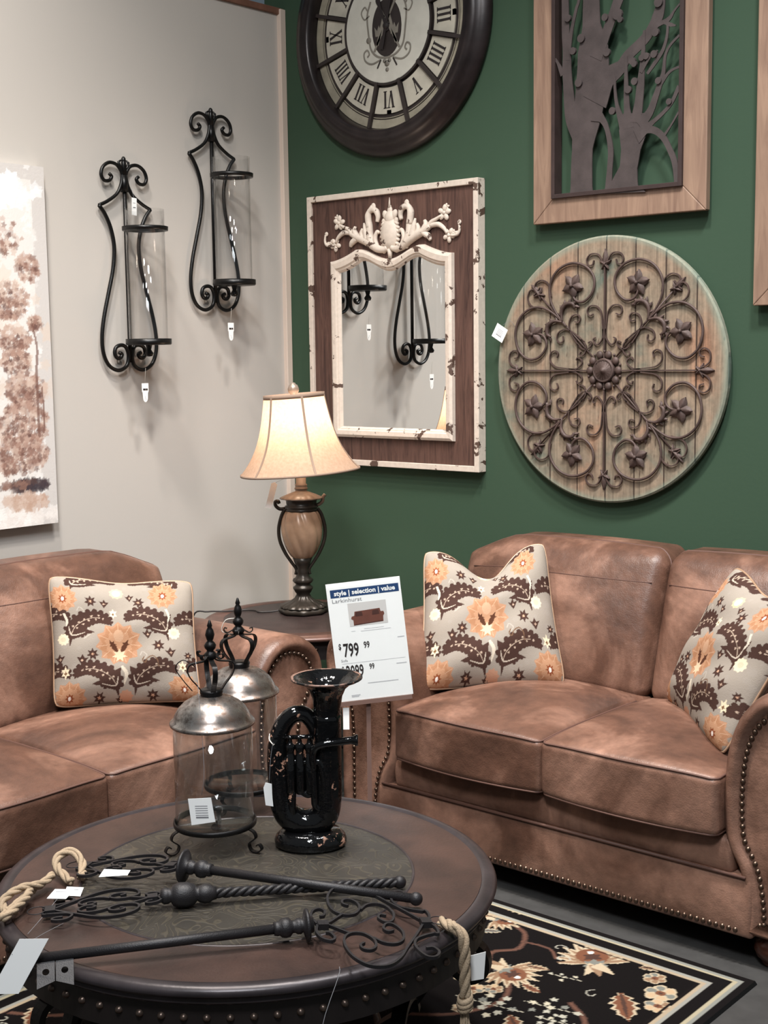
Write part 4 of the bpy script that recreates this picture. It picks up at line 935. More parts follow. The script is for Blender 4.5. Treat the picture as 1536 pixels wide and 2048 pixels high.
def pillow(name, c00, c10, c01, c11, label, T=0.075, chop=0.0, chop_u=0.5, facing=(0.65, -0.76, 0.2), mirror=False, cornerlift=0.0):
    c00, c10, c01, c11 = [Vector(p) for p in (c00, c10, c01, c11)]
    nrm = (c10-c00).cross(c01-c00).normalized()
    if nrm.dot(Vector(facing)) < 0: nrm = -nrm
    mid = (c00+c10)/2; t = root('throw_pillow', (mid.x, mid.y, min(c00.z, c10.z)), label, 'pillow', 'floral throw pillows')
    def pos(u, v, side):
        a_, b_ = 2*u-1, 2*v-1
        uu = 0.5+0.5*a_*(1-0.045*(1-b_*b_)); vv = 0.5+0.5*b_*(1-0.035*(1-a_*a_))
        cr_ = 1-0.05*(a_*a_*b_*b_)**4; uu = 0.5+(uu-0.5)*cr_; vv = 0.5+(vv-0.5)*cr_
        dip = chop*math.exp(-((u-chop_u)/0.22)**2); vv -= dip*v**4
        p = c00.lerp(c10, uu).lerp(c01.lerp(c11, uu), vv)
        h_ = ((1-a_**4)*(1-b_**4))**0.55 if abs(a_) < 1 and abs(b_) < 1 else 0
        h_ = h_*(0.75+0.25*(1-a_*a_)*(1-b_*b_))
        h_ *= 1+0.06*math.sin(5*a_+3*b_)+0.05*math.sin(9*b_-4*a_)
        h_ -= 1.1*dip*v**3*h_
        return p+nrm*T*h_*side
    n_ = PP.w; q = MB()
    def f_front(u, v):
        return pos(u, v, 1)
    q.grid(f_front, n_, n_); q.grid(lambda u, v: pos(u, v, -0.8), 60, 60); o = q.build('cover', 'pillow_fabric', t)
    col = PP.a[:, ::-1] if mirror else PP.a
    back = PP.a[np.linspace(0, n_-1, 60).astype(int)][:, np.linspace(0, n_-1, 60).astype(int)]
    set_cols(o.data, np.concatenate([col.reshape(-1, 3), back.reshape(-1, 3)]))
    q = MB(); L = [pos(k/40, 0, 0) for k in range(40)]+[pos(1, k/40, 0) for k in range(40)]+[pos(1-k/40, 1, 0) for k in range(40)]+[pos(0, 1-k/40, 0) for k in range(40)]
    q.tube(L, 0.0035, 6, closed=True); q.build('welt', 'lamp_vase', t)
    return t
pillow('p', (1.355, -0.825, 0.505), (1.690, -0.505, 0.510), (1.235, -0.650, 0.915), (1.515, -0.365, 0.935), 'floral pillow with pinched top at left end of green-wall loveseat', 0.092, 0.24, 0.50)
pillow('p', (1.994, -0.430, 0.505), (2.395, -0.850, 0.500), (2.235, -0.470, 0.940), (2.60, -0.80, 0.90), 'floral pillow leaning on the right arm of green-wall loveseat', 0.070, 0.05, 0.5, facing=(-0.5, -0.8, 0.3))
pillow('p', (0.70, -1.715, 0.530), (0.965, -1.375, 0.525), (0.595, -1.645, 0.905), (0.855, -1.300, 0.868), 'floral pillow propped upright on the beige-wall loveseat', 0.075, 0.03, 0.5, facing=(0.8, -0.6, 0.2))

# ================================================================ rug
RX0, RX1, RY0, RY1 = 1.175, 2.573, -3.06, -1.021
class RugPaint(Paint):
    def poly(s, pts, c, al=1.0): Paint.poly(s, [((x-RX0)/(RX1-RX0), (y-RY0)/(RY1-RY0)) for x, y in pts], c, al)
nu, nv = 400, 560; rp = RugPaint(nu, nv, (16, 13, 13)); rd = random.Random(11)
tan, crm, rust, gry, brn = (132, 106, 84), (172, 156, 132), (108, 70, 52), (112, 112, 105), (70, 50, 43)
def palmette(x, y, ang, s):
    d = (math.cos(ang), math.sin(ang)); 
    for k in range(-5, 6):
        a = ang+k*0.30; L = s*(1.0-0.05*abs(k)); rp.stroke([(x, y), (x+L*.6*math.cos(a), y+L*.6*math.sin(a)), (x+L*math.cos(a+.08*k/5), y+L*math.sin(a+.08*k/5))], [.012*s/.1, .022*s/.1, .002], crm)
    for k in range(-5, 6):
        a = ang+k*0.30; L = s*.78; rp.stroke([(x, y), (x+L*math.cos(a), y+L*math.sin(a))], [.008*s/.1, .012*s/.1, .002], tan)
    rp.disc(x+d[0]*s*.28, y+d[1]*s*.28, s*.34, rust, 1, 14); rp.star(x+d[0]*s*.25, y+d[1]*s*.25, s*.22, 6, brn, .6, ang); rp.disc(x+d[0]*s*.45, y+d[1]*s*.45, s*.07, (210, 206, 196))
    rp.star(x-d[0]*s*.1, y-d[1]*s*.1, s*.28, 7, gry, .6, ang); 
    for k in (-1, 0, 1): a = ang+PI+k*.5; rp.stroke([(x-d[0]*s*.1, y-d[1]*s*.1), (x+s*.62*math.cos(a), y+s*.62*math.sin(a))], [.03*s/.1, .02*s/.1, .002], crm if k else tan)
def rleaf(x, y, ang, s, c1=rust, c2=crm):
    d = np.array([math.cos(ang), math.sin(ang)]); n_ = np.array([-d[1], d[0]]); o = np.array([x, y])
    def ser(w_):
        L, R_ = [], []
        for i in range(6):
            t_ = i/5; ww = w_*math.sin(PI*min(1, t_*.9+.08)); L += [o+d*s*(t_-.5)+n_*ww, o+d*s*(t_-.5+.06)+n_*ww*.6]; R_ += [o+d*s*(t_-.5)-n_*ww, o+d*s*(t_-.5+.06)-n_*ww*.6]
        return [tuple(p) for p in L+[o+d*s*.58]+R_[::-1]]
    rp.poly(ser(s*.30), c2); rp.poly(ser(s*.21), c1); rp.stroke([tuple(o-d*s*.45), tuple(o+d*s*.45)], [s*.05, s*.1, .001], brn)
def clus(x, y, s, k=9):
    for i in range(k):
        a = i*2.4; r_ = s*math.sqrt(i/k); rp.star(x+r_*1.7*math.cos(a), y+r_*1.1*math.sin(a), s*.27, 5, rd.choice([(160, 156, 142), (176, 168, 148), gry]), .6, i); 
    rp.stroke([(x-s*1.6, y-s*.3), (x, y), (x+s*1.9, y+s*.4)], .003, (160, 154, 138))
def blossom(x, y, s):
    for i in range(6): a = i*PI/3; rp.disc(x+s*.6*math.cos(a), y+s*.6*math.sin(a), s*.42, crm, 1, 10); rp.disc(x+s*.6*math.cos(a), y+s*.6*math.sin(a), s*.30, rd.choice([tan, gry, (176, 150, 120)]), 1, 10)
    rp.disc(x, y, s*.3, rust); rp.disc(x, y, s*.12, brn)
def curl(x, y, s, a0=0):
    rp.stroke([(x+s*(1-t_*.8)*math.cos(a0+t_*5), y+s*(1-t_*.8)*math.sin(a0+t_*5)) for t_ in np.linspace(0, 1, 9)], .0035, (156, 152, 140))
def vine(pts, w_=.016): rp.stroke(pts, w_, brn); rp.stroke(pts, w_*.45, (92, 64, 53))
vine([(1.93, -1.13), (1.985, -1.16), (2.02, -1.24), (1.98, -1.30), (2.02, -1.36), (2.10, -1.40), (2.15, -1.50), (2.10, -1.62), (2.0, -1.7)]); vine([(2.0, -1.20), (2.08, -1.19), (2.13, -1.23)], .01)
vine([(2.28, -1.40), (2.36, -1.46), (2.40, -1.58), (2.34, -1.72), (2.38, -1.9), (2.44, -2.1)]); vine([(1.25, -2.3), (1.40, -2.2), (1.5, -2.0), (1.42, -1.8), (1.3, -1.6), (1.38, -1.35)])
vine([(1.7, -1.2), (1.55, -1.3), (1.6, -1.5), (1.75, -1.6)]); vine([(2.3, -2.3), (2.15, -2.45), (2.2, -2.7), (2.0, -2.85)]); vine([(1.4, -2.5), (1.55, -2.7), (1.75, -2.75)]); vine([(1.7, -1.9), (1.9, -1.85), (2.05, -1.95), (2.2, -1.9)])
palmette(2.215, -1.185, 2.3, .125); palmette(2.065, -1.36, -0.3, .105); palmette(1.87, -1.125, 0.2, .085); palmette(1.70, -1.72, 1.0, .10); palmette(1.23, -2.17, 2.0, .10); palmette(2.30, -2.05, -1, .10); palmette(1.45, -1.5, 2.2, .1); palmette(1.9, -2.5, -.5, .1); palmette(2.35, -2.75, 1.4, .1); palmette(1.4, -2.85, 0.4, .1)
rleaf(2.39, -1.335, -0.9, .13); rleaf(1.345, -2.25, -.8, .11); rleaf(2.345, -1.118, 0.6, .07, tan); rleaf(2.12, -1.30, 0.3, .06, tan); rleaf(2.17, -1.40, -.2, .06, rust); rleaf(1.885, -1.775, -.8, .10, (120, 84, 60)); rleaf(1.90, -1.20, .5, .06, gry); rleaf(2.24, -1.57, -.7, .09); rleaf(1.96, -1.50, 2, .07, tan)
blossom(2.425, -1.225, .042); blossom(2.45, -1.285, .034); blossom(2.375, -1.165, .030); blossom(2.01, -1.45, .032); blossom(2.06, -1.49, .03); blossom(1.96, -1.42, .028); blossom(2.10, -1.46, .025); blossom(1.40, -2.16, .03); blossom(2.17, -1.66, .03); blossom(2.10, -1.585, .026)
clus(2.26, -1.45, .042); clus(2.20, -1.30, .026, 5); clus(2.13, -1.53, .05, 12); clus(1.36, -2.08, .035); clus(2.3, -1.50, .03)
for x_, y_ in ((2.10, -1.17), (2.14, -1.22), (2.30, -1.33), (2.44, -1.45), (1.95, -1.33), (1.32, -2.33)): curl(x_, y_, .022, x_*9)
occupied = [(2.2, -1.2)]
for _ in range(70):
    x_, y_ = rd.uniform(1.25, 2.45), rd.uniform(-2.9, -1.15)
    if y_ > -1.75 and x_ > 1.8 or (x_-1.93)**2+(y_+1.7)**2 < .02: continue
    k = rd.randrange(4); (rleaf(x_, y_, rd.uniform(0, 6), .08, rd.choice([rust, tan])) if k == 0 else blossom(x_, y_, .028) if k == 1 else clus(x_, y_, .035) if k == 2 else curl(x_, y_, .025, x_*7))
# border bands, painted last
def band(a_, b_, c):
    for lo, hi in (((RX0+a_, RY0+a_), (RX1-a_, RY0+b_)), ((RX0+a_, RY1-b_), (RX1-a_, RY1-a_)), ((RX0+a_, RY0+a_), (RX0+b_, RY1-a_)), ((RX1-b_, RY0+a_), (RX1-a_, RY1-a_))):
        rp.poly([lo, (hi[0], lo[1]), hi, (lo[0], hi[1])], c)
band(0, .022, (18, 15, 15)); band(.022, .032, (126, 126, 119)); band(.032, .041, (158, 148, 124)); band(.044, .078, (18, 15, 15)); band(.078, .088, (138, 136, 128)); band(.088, .098, (156, 140, 118)); band(.101, .107, (20, 16, 16))
q = MB(); q.grid(lambda u, v: (RX0+(RX1-RX0)*u, RY0+(RY1-RY0)*v, 0.010), nu, nv)
n0 = nu*nv; q.add([(RX0, RY0, .01), (RX1, RY0, .01), (RX1, RY1, .01), (RX0, RY1, .01), (RX0-.004, RY0-.004, .001), (RX1+.004, RY0-.004, .001), (RX1+.004, RY1+.004, .001), (RX0-.004, RY1+.004, .001)], [(0,1,5,4), (1,2,6,5), (2,3,7,6), (3,0,4,7), (4,5,6,7)], False)
o = q.build('area_rug', 'rug_pile', None, recalc=False); cols = np.concatenate([rp.a.reshape(-1, 3), np.full((8, 3), 0.008)]); set_cols(o.data, cols)
tag(o, 'black floral area rug with cream striped border under the coffee table', 'rug')

# ================================================================ round end table
EC = (0.64, -0.60); ER = 0.358
et_ = root('end_table', (EC[0], EC[1], 0), 'round dark end table in the corner carrying the lit lamp', 'table')
c3 = (EC[0], EC[1], 0)
q = MB(); q.lathe([(0.0001, 0.598), (ER-0.01, 0.598), (ER-0.004, 0.601), (ER, 0.607), (ER-0.003, 0.613), (ER-0.010, 0.6165), (ER-0.018, 0.616), (ER-0.022, 0.6195), (ER-0.030, 0.620), (0.286, 0.620), (0.2855, 0.6195), (0.0001, 0.6195)], c3, 96); top = q.build('table_top', 'end_rim', et_)
q = MB(); q.lathe([(0.0001, 0.6205), (0.283, 0.6205), (0.285, 0.6195)], c3, 96); q.build('leather_inlay', 'end_inlay', top)
q = MB(); q.lathe([(0.325, 0.535), (0.332, 0.535), (0.332, 0.598), (0.325, 0.598), (0.325, 0.535)], c3, 96, smooth=False); ap = q.build('apron', 'table_apron', et_)
def ring_nails(par, c, r, z, n, s=1.0, mat='dark_nail'):
    q = MB(); q.lathe([(0.0001, 0.0062*s), (0.003*s, 0.0055*s), (0.0055*s, 0.0032*s), (0.0068*s, 0.0)], (0, 0, 0), 10); o = q.build('nailhead', mat, par, True)
    for k in range(n):
        a = 2*PI*k/n; p = (r*math.cos(a), r*math.sin(a), z); rot = (0, PI/2, a)
        if k == 0: o.location = p; o.rotation_euler = rot
        else: copy_part(o, par, p, rot).name = 'nailhead'
ring_nails(ap, EC, 0.332, 0.572, 56, 0.9, 'antique_brass')
for k in range(4):
    a = PI/4+k*PI/2; er = Vector((math.cos(a), math.sin(a), 0)); q = MB()
    q.tube([Vector(c3)+er*r_+Vector((0, 0, z_)) for r_, z_ in cat([(0.31, 0.56), (0.30, 0.45), (0.25, 0.30), (0.24, 0.16), (0.29, 0.05), (0.32, 0.012)], 5)], 0.012, rect=(0.024, 0.03)); q.build('leg', 'iron', et_)
q = MB(); q.tube([(EC[0]+0.245*math.cos(t_), EC[1]+0.245*math.sin(t_), 0.20) for t_ in np.linspace(0, 2*PI, 37)[:-1]], 0.008, 8, closed=True); q.build('stretcher_ring', 'iron', et_)

# ================================================================ table lamp
LC = (0.589, -0.548, 0.6208); LZ = -0.0
lm = root('table_lamp', LC, 'lit table lamp with bell shade and swirled urn base', 'lamp')
lc = (LC[0], LC[1], 0.6208-0.62)
q = MB(); q.lathe([(0.0001, 0.620), (0.080, 0.620), (0.087, 0.626), (0.088, 0.634), (0.082, 0.641), (0.074, 0.643), (0.0001, 0.643)], lc, 8*8, fn=lambda r, z, a, j: r*(1+0.035*math.cos(8*a))); q.build('base', 'lamp_dark', lm)
q = MB(); q.lathe([(0.080, 0.644), (0.079, 0.648), (0.062, 0.656), (0.044, 0.664), (0.030, 0.674), (0.026, 0.682)], lc, 96, fn=lambda r, z, a, j: r*(1+(0.09 if r > 0.06 else 0.06)*abs(math.sin(8*a)))); q.build('fluted_skirt', 'lamp_dark', lm)
q = MB(); q.lathe([(0.027, 0.680), (0.024, 0.690), (0.030, 0.697), (0.032, 0.703), (0.036, 0.708), (0.036, 0.714), (0.029, 0.719), (0.026, 0.726), (0.033, 0.731), (0.036, 0.738), (0.033, 0.745), (0.025, 0.750), (0.021, 0.765), (0.024, 0.775), (0.020, 0.782), (0.028, 0.800), (0.036, 0.822), (0.0001, 0.823)], lc, 32, fn=lambda r, z, a, j: r*(1+(0.05*math.cos(8*a) if 9 <= j <= 11 else 0))); q.build('stem', 'lamp_dark', lm)
q = MB(); vp = [(0.030, 0.820), (0.040, 0.832), (0.052, 0.855), (0.062, 0.885), (0.067, 0.915), (0.067, 0.940), (0.063, 0.962), (0.056, 0.982), (0.050, 0.993)]
vp = [(float(a_), float(b_)) for a_, b_ in cat(vp, 4)]
q.lathe(vp, lc, 96, fn=lambda r, z, a, j: r*(1.04+0.085*abs(math.sin(5*a+22*(z-0.82)+0.5)))); q.build('swirled_urn', 'lamp_vase', lm)
q = MB(); q.lathe([(0.050, 0.990), (0.058, 0.992), (0.059, 0.998), (0.055, 1.001), (0.060, 1.004), (0.060, 1.010), (0.054, 1.013), (0.056, 1.030), (0.060, 1.034)], lc, 40); q.build('collar', 'lamp_dark', lm)
q = MB(); q.lathe([(0.060, 1.033), (0.074, 1.036), (0.073, 1.040), (0.052, 1.050), (0.034, 1.058), (0.022, 1.062), (0.020, 1.068), (0.024, 1.070), (0.024, 1.075), (0.020, 1.078), (0.022, 1.083), (0.022, 1.087), (0.018, 1.09), (0.018, 1.14), (0.0001, 1.14)], lc, 96, fn=lambda r, z, a, j: r*(1+(0.06*abs(math.sin(7*a)) if 1 <= j <= 3 else 0))); q.build('fluted_cap', 'lamp_gold', lm)
rd2 = math.radians(40.8)
for k in range(3):
    a = rd2+k*PI/2+0.06; er = Vector((math.cos(a), math.sin(a), 0)); q = MB()
    P_ = cat([(0.058, 1.000), (0.072, 0.975), (0.083, 0.930), (0.080, 0.885), (0.062, 0.840), (0.040, 0.805), (0.024, 0.780), (0.026, 0.760)], 5); kk = len(P_)
    q.tube([Vector(lc)+er*r_+Vector((0, 0, z_)) for r_, z_ in P_], list(np.interp(np.linspace(0, 1, kk), [0, .5, 1], [0.0065, 0.0065, 0.005])), 8); q.build('strap', 'lamp_dark', lm)
for k in range(2):
    a = rd2+PI*k; er = Vector((math.cos(a), math.sin(a), 0)); q = MB()
    if k == 1: P_ = cat([(0.058, 1.000), (0.078, 0.999), (0.092, 1.010), (0.094, 1.024), (0.084, 1.027), (0.080, 1.018)], 5)
    else: P_ = cat([(0.056, 1.012), (0.066, 1.016), (0.076, 1.026), (0.078, 1.040), (0.086, 1.050)], 5)
    q.tube([Vector(lc)+er*r_+Vector((0, 0, z_)) for r_, z_ in P_], 0.0065, 8); q.build('scroll_handle', 'lamp_dark' if k else 'lamp_gold', lm)
# shade: six bell-curved panels, leaning a little
Rs = Matrix.Rotation(math.radians(-3.6), 3, fw.copy()) ; sc0 = Vector((lc[0], lc[1], 1.10))
def shp(p): return Rs @ (Vector(p)-sc0)+sc0
spr = [(0.218, 1.135), (0.196, 1.160), (0.174, 1.192), (0.155, 1.228), (0.140, 1.268), (0.128, 1.312), (0.118, 1.360), (0.110, 1.408)]
spr = [(float(a_), float(b_)) for a_, b_ in cat(spr, 4)]
def scal(r, a, a0): d = ((a-a0) % (PI/3))/(PI/3); return r*(1-0.030*math.sin(PI*d))
A0 = rd2-PI/2+math.radians(17.6)
q = MB(); n_ = 96
vs = [shp((lc[0]+scal(r_, 2*PI*i/n_, A0)*math.cos(2*PI*i/n_), lc[1]+scal(r_, 2*PI*i/n_, A0)*math.sin(2*PI*i/n_), z_)) for r_, z_ in spr for i in range(n_)]
q.add(vs, [(j*n_+i, j*n_+(i+1) % n_, (j+1)*n_+(i+1) % n_, (j+1)*n_+i) for j in range(len(spr)-1) for i in range(n_)]); sh = q.build('lamp_shade', 'shade_fabric', lm)
for k in range(6):
    a = A0+k*PI/3; q = MB(); ec = Vector((math.cos(a), math.sin(a), 0)); q.tube([shp(Vector((lc[0], lc[1], z_))+ec*(r_+0.001)) for r_, z_ in spr], 0.004, rect=(0.008, 0.0016), nrm=Vector((math.cos(a), math.sin(a), 0.35))); q.build('seam_tape', 'shade_trim', sh)
for z_, r_, h_, nm2 in ((1.408, 0.1105, 0.010, 'top_trim'), (1.135, 0.2185, 0.005, 'bottom_trim')):
    q = MB(); L = [[shp((lc[0]+scal(r_+dr, 2*PI*i/n_, A0)*math.cos(2*PI*i/n_), lc[1]+scal(r_+dr, 2*PI*i/n_, A0)*math.sin(2*PI*i/n_), z_+dz)) for i in range(n_)] for dr, dz in ((0, -h_), (0.0015, -h_), (0.0015, h_*.5), (-0.002, h_*.5), (-0.002, -h_))]
    q.add([p for l in L for p in l], [(j*n_+i, j*n_+(i+1) % n_, (j+1)*n_+(i+1) % n_, (j+1)*n_+i) for j in range(4) for i in range(n_)]); q.build(nm2, 'shade_trim', sh)
q = MB(); tc_ = shp((lc[0], lc[1], 1.40))
for k in range(3): a = k*2*PI/3; q.tube([tc_, shp((lc[0]+0.108*math.cos(a), lc[1]+0.108*math.sin(a), 1.405))], 0.0015, 5)
q.build('spider', 'lamp_gold', sh)
q = MB(); q.lathe([(0.0001, 1.400), (0.010, 1.402), (0.012, 1.410), (0.0175, 1.420), (0.0185, 1.430), (0.015, 1.442), (0.009, 1.446), (0.008, 1.450), (0.0001, 1.453)], lc, 40, fn=lambda r, z, a, j: r*(1+0.10*abs(math.sin(4*a+80*(z-1.4)))) if z > 1.41 else r)
q.v = [tuple(shp(p)) for p in q.v]; q.build('finial', 'lamp_gold', lm)
q = MB(); q.sphere((lc[0], lc[1], 1.275), 0.028, 16, 10, (1, 1, 1.3)); q.build('bulb', 'bulb', lm)
q = MB(); 
for s_ in (-1, 1): q.tube(cat([(lc[0]+s_*0.012, lc[1], 1.14), (lc[0]+s_*0.055, lc[1], 1.20), (lc[0]+s_*0.060, lc[1], 1.30), (lc[0]+s_*0.02, lc[1], 1.385), (lc[0], lc[1], 1.40)], 4), 0.0014, 5)
q.build('harp', 'lamp_gold', lm)
ld = bpy.data.lights.new('lamp_light', 'POINT'); ld.energy = 3.0; ld.color = (1.0, 0.85, 0.70); ld.shadow_soft_size = 0.035
lo = bpy.data.objects.new('lamp_light', ld); COL.objects.link(lo); lo.parent = lm; lo.location = (0, 0, 1.325-LC[2])
q = MB(); q.tube(cat([(0.525, -0.590, 0.630), (0.50, -0.62, 0.6245), (0.47, -0.655, 0.6245), (0.44, -0.645, 0.6245), (0.40, -0.66, 0.6245), (0.36, -0.72, 0.6245), (0.315, -0.765, 0.625), (0.275, -0.80, 0.61), (0.265, -0.81, 0.45), (0.25, -0.80, 0.05), (0.12, -0.7, 0.004), (0.03, -0.55, 0.004)], 6), 0.0032, 6); q.build('power_cord', 'cord_black', lm)
price_tag('price_tag', [(-0.011, -0.045), (0.011, -0.045), (0.011, 0.045), (0.0, 0.052), (-0.011, 0.045)], 'folded white tag hanging on the lamp neck', (0.53, -0.64, 1.05), (0.757, 0.60, -0.22), (0.20, 0.17, 0.96), [(0.541, -0.628, 1.098), (0.555, -0.60, 1.11), (0.575, -0.57, 1.118)], 0)

# ================================================================ coffee table
TC = (1.930, -2.100); TR = 0.520; TZ = 0.46
ct = root('coffee_table', (TC[0], TC[1], 0), 'big round coffee table with tooled leather top and nailed apron', 'table'); c4 = (TC[0], TC[1], 0)
q = MB(); q.lathe([(0.0001, 0.425), (0.500, 0.425), (0.512, 0.428), (0.516, 0.434), (0.512, 0.439), (0.521, 0.444), (0.524, 0.451), (0.519, 0.459), (0.509, 0.463), (0.497, 0.463), (0.492, 0.459), (0.0001, 0.459)], c4, 160); rim = q.build('table_top', 'table_rim', ct)
q = MB(); q.lathe([(0.352, 0.4605), (0.492, 0.4605), (0.493, 0.457), (0.352, 0.457), (0.352, 0.4605)], c4, 128, smooth=False); q.build('leather_border', 'table_leather', rim)
q = MB(); q.lathe([(0.345, 0.459), (0.347, 0.4622), (0.351, 0.4622), (0.353, 0.459)], c4, 128); q.build('inlay_bead', 'table_rim', rim)
q = MB(); q.lathe([(0.0001, 0.4603), (0.346, 0.4603), (0.346, 0.457)], c4, 128, smooth=False); q.build('tooled_inlay', 'table_inlay', rim)
q = MB(); q.lathe([(0.490, 0.362), (0.500, 0.362), (0.500, 0.426), (0.490, 0.426), (0.490, 0.362)], c4, 128, smooth=False); ap = q.build('apron', 'table_apron', ct)
ring_nails(ap, TC, 0.500, 0.398, 76, 1.15)
for a_d in (26, 146, 266):
    a = math.radians(a_d); er = Vector((math.cos(a), math.sin(a), 0)); en = Vector((-math.sin(a), math.cos(a), 0)); q = MB()
    P_ = cat([(0.435, 0.325), (0.448, 0.292), (0.480, 0.280), (0.510, 0.303), (0.503, 0.344), (0.462, 0.360), (0.418, 0.340), (0.398, 0.280), (0.350, 0.205), (0.280, 0.150), (0.255, 0.095), (0.290, 0.045), (0.350, 0.018), (0.410, 0.022), (0.432, 0.045), (0.420, 0.066), (0.400, 0.058)], 5)
    q.tube([Vector(c4)+er*r_+Vector((0, 0, z_)) for r_, z_ in P_], 0.01, rect=(0.014, 0.030), nrm=en); q.build('leg', 'iron', ct)
    q = MB(); P_ = cat([(-0.13, 0.10), (-0.145, 0.19), (-0.10, 0.25), (-0.03, 0.245), (0.0, 0.20)], 5); q.tube([Vector(c4)+er*0.355+en*r_+Vector((0, 0, z_)) for r_, z_ in P_]+[], 0.01, rect=(0.014, 0.03), nrm=er); q.build('scroll_brace', 'iron', ct)
q = MB(); q.tube([(TC[0]+0.27*math.cos(t_), TC[1]+0.27*math.sin(t_), 0.11) for t_ in np.linspace(0, 2*PI, 49)[:-1]], 0.010, 8, closed=True); q.build('stretcher_ring', 'iron', ct)
TT = 0.4606

# ================================================================ crowned glass jars
def jar(x, y, label, foot=0.118, a0=0.0):
    t = root('glass_cloche', (x, y, TT), label, 'jar', 'crowned glass cloches on the coffee table'); c = (x, y, 0)
    q = MB(); q.lathe([(0.084, 0.512), (0.092, 0.512), (0.093, 0.517), (0.092, 0.523), (0.0885, 0.523), (0.0885, 0.516), (0.084, 0.516), (0.084, 0.512)], c, 64); rg = q.build('base_ring', 'iron', t)
    q = MB(); q.lathe([(0.0001, 0.513), (0.02, 0.5132), (0.083, 0.5165), (0.0875, 0.520), (0.0875, 0.745), (0.0860, 0.745), (0.0860, 0.522), (0.080, 0.519), (0.0001, 0.5165)], c, 64); q.build('glass', 'jar_glass', t)
    q = MB(); q.lathe([(0.0001, 0.495), (0.007, 0.497), (0.011, 0.503), (0.006, 0.510), (0.0001, 0.512)], c, 16); q.build('under_knob', 'iron', rg)
    q = MB(); q.lathe([(0.091, 0.740), (0.094, 0.742), (0.0945, 0.746), (0.092, 0.749), (0.087, 0.752), (0.083, 0.763), (0.075, 0.777), (0.062, 0.790), (0.045, 0.800), (0.026, 0.806), (0.0001, 0.808)], c, 64); ld_ = q.build('domed_lid', 'dome_metal', t)
    q = MB(); q.lathe([(0.024, 0.800), (0.026, 0.803), (0.024, 0.808), (0.026, 0.815), (0.024, 0.819), (0.0001, 0.819)], c, 32); q.build('collar', 'iron', ld_)
    for k in range(4):
        a = a0+k*PI/2+PI/4; er = Vector((math.cos(a), math.sin(a), 0)); en = Vector((-math.sin(a), math.cos(a), 0)); q = MB()
        P_ = cat([(0.020, 0.812), (0.030, 0.828), (0.046, 0.848), (0.052, 0.866), (0.046, 0.878), (0.030, 0.881), (0.014, 0.884), (0.004, 0.892)], 5)
        q.tube([Vector(c)+er*r_+Vector((0, 0, z_)) for r_, z_ in P_], 0.004, rect=(0.0025, 0.011), nrm=en); q.build('crown_strap', 'iron', ld_)
    for k in range(4):
        a = a0+k*PI/2; er = Vector((math.cos(a), math.sin(a), 0)); en = Vector((-math.sin(a), math.cos(a), 0)); q = MB()
        P_ = cat([(0.004, 0.898), (0.014, 0.896), (0.026, 0.890), (0.034, 0.895), (0.033, 0.902), (0.027, 0.900)], 4); q.tube([Vector(c)+er*r_+Vector((0, 0, z_)) for r_, z_ in P_], 0.003, rect=(0.002, 0.008), nrm=en); q.build('crown_curl', 'iron', ld_)
    q = MB(); q.lathe([(0.0001, 0.884), (0.012, 0.888), (0.016, 0.896), (0.010, 0.903), (0.007, 0.906), (0.012, 0.912), (0.0135, 0.918), (0.010, 0.924), (0.006, 0.928), (0.0085, 0.934), (0.0105, 0.942), (0.008, 0.952), (0.0045, 0.958), (0.006, 0.962), (0.004, 0.968), (0.002, 0.974), (0.0001, 0.975)], c, 20); q.build('finial', 'iron', ld_)
    for k in range(3):
        a = a0+k*2*PI/3; er = Vector((math.cos(a), math.sin(a), 0)); en = Vector((-math.sin(a), math.cos(a), 0)); q = MB(); f = foot
        P_ = cat([(0.086, 0.514), (f*.86, 0.508), (f*.90, 0.495), (f*.76, 0.480), (f*.80, 0.466), (f*.93, TT+0.0025), (f*1.03, 0.472), (f*.98, 0.482), (f*.92, 0.478)], 4); q.tube([Vector(c)+er*r_+Vector((0, 0, z_)) for r_, z_ in P_], 0.004, rect=(0.0025, 0.010), nrm=en); q.build('leg', 'iron', t)
    return t
j1 = jar(1.755, -2.035, 'front glass cloche with crown lid and white card tag', 0.118, math.radians(14))
j2 = jar(1.606, -1.812, 'rear glass cloche with crown lid, behind the front one', 0.090, math.radians(40))
RT = Vector((0.757, 0.653, 0)); BK = Vector((-0.653, 0.757, 0))      # directions across and away, seen from the seating aisle
o_ = Vector((1.755, -2.035, 0.575))-BK*0.098-RT*0.014
price_tag('price_tag', [(-0.026, -0.031), (0.026, -0.024), (0.022, 0.030), (-0.028, 0.028)], 'white card tag in clear sleeve against the front cloche', o_, RT, (-0.05, -0.05, 1), [o_+Vector((0, 0, 0.036)), o_+Vector((0.004, 0.0, 0.10))+RT*0.004, Vector((1.755, -2.035, 0.83))-BK*0.060-RT*0.02, Vector((1.755, -2.035, 0.89))-BK*0.02-RT*0.03], 6, sleeve=True)
for side in (-1,):
    q = MB(); P_ = cat([Vector((1.755, -2.035, 0.87))-RT*0.035, Vector((1.755, -2.035, 0.885))-RT*0.060, Vector((1.755, -2.035, 0.868))-RT*0.078, Vector((1.755, -2.035, 0.84))-RT*0.062, Vector((1.755, -2.035, 0.815))-RT*0.042], 5); q.tube(P_, 0.0012, 5); o = q.build('wire_loop', 'iron', j1)
    q = MB(); P_ = cat([Vector((1.606, -1.812, 0.925))-RT*0.006, Vector((1.606, -1.812, 0.92))-RT*0.03, Vector((1.606, -1.812, 0.895))-RT*0.04, Vector((1.606, -1.812, 0.885))-RT*0.02], 5); q.tube(P_, 0.0009, 5); q.build('string', 'twine', j2)

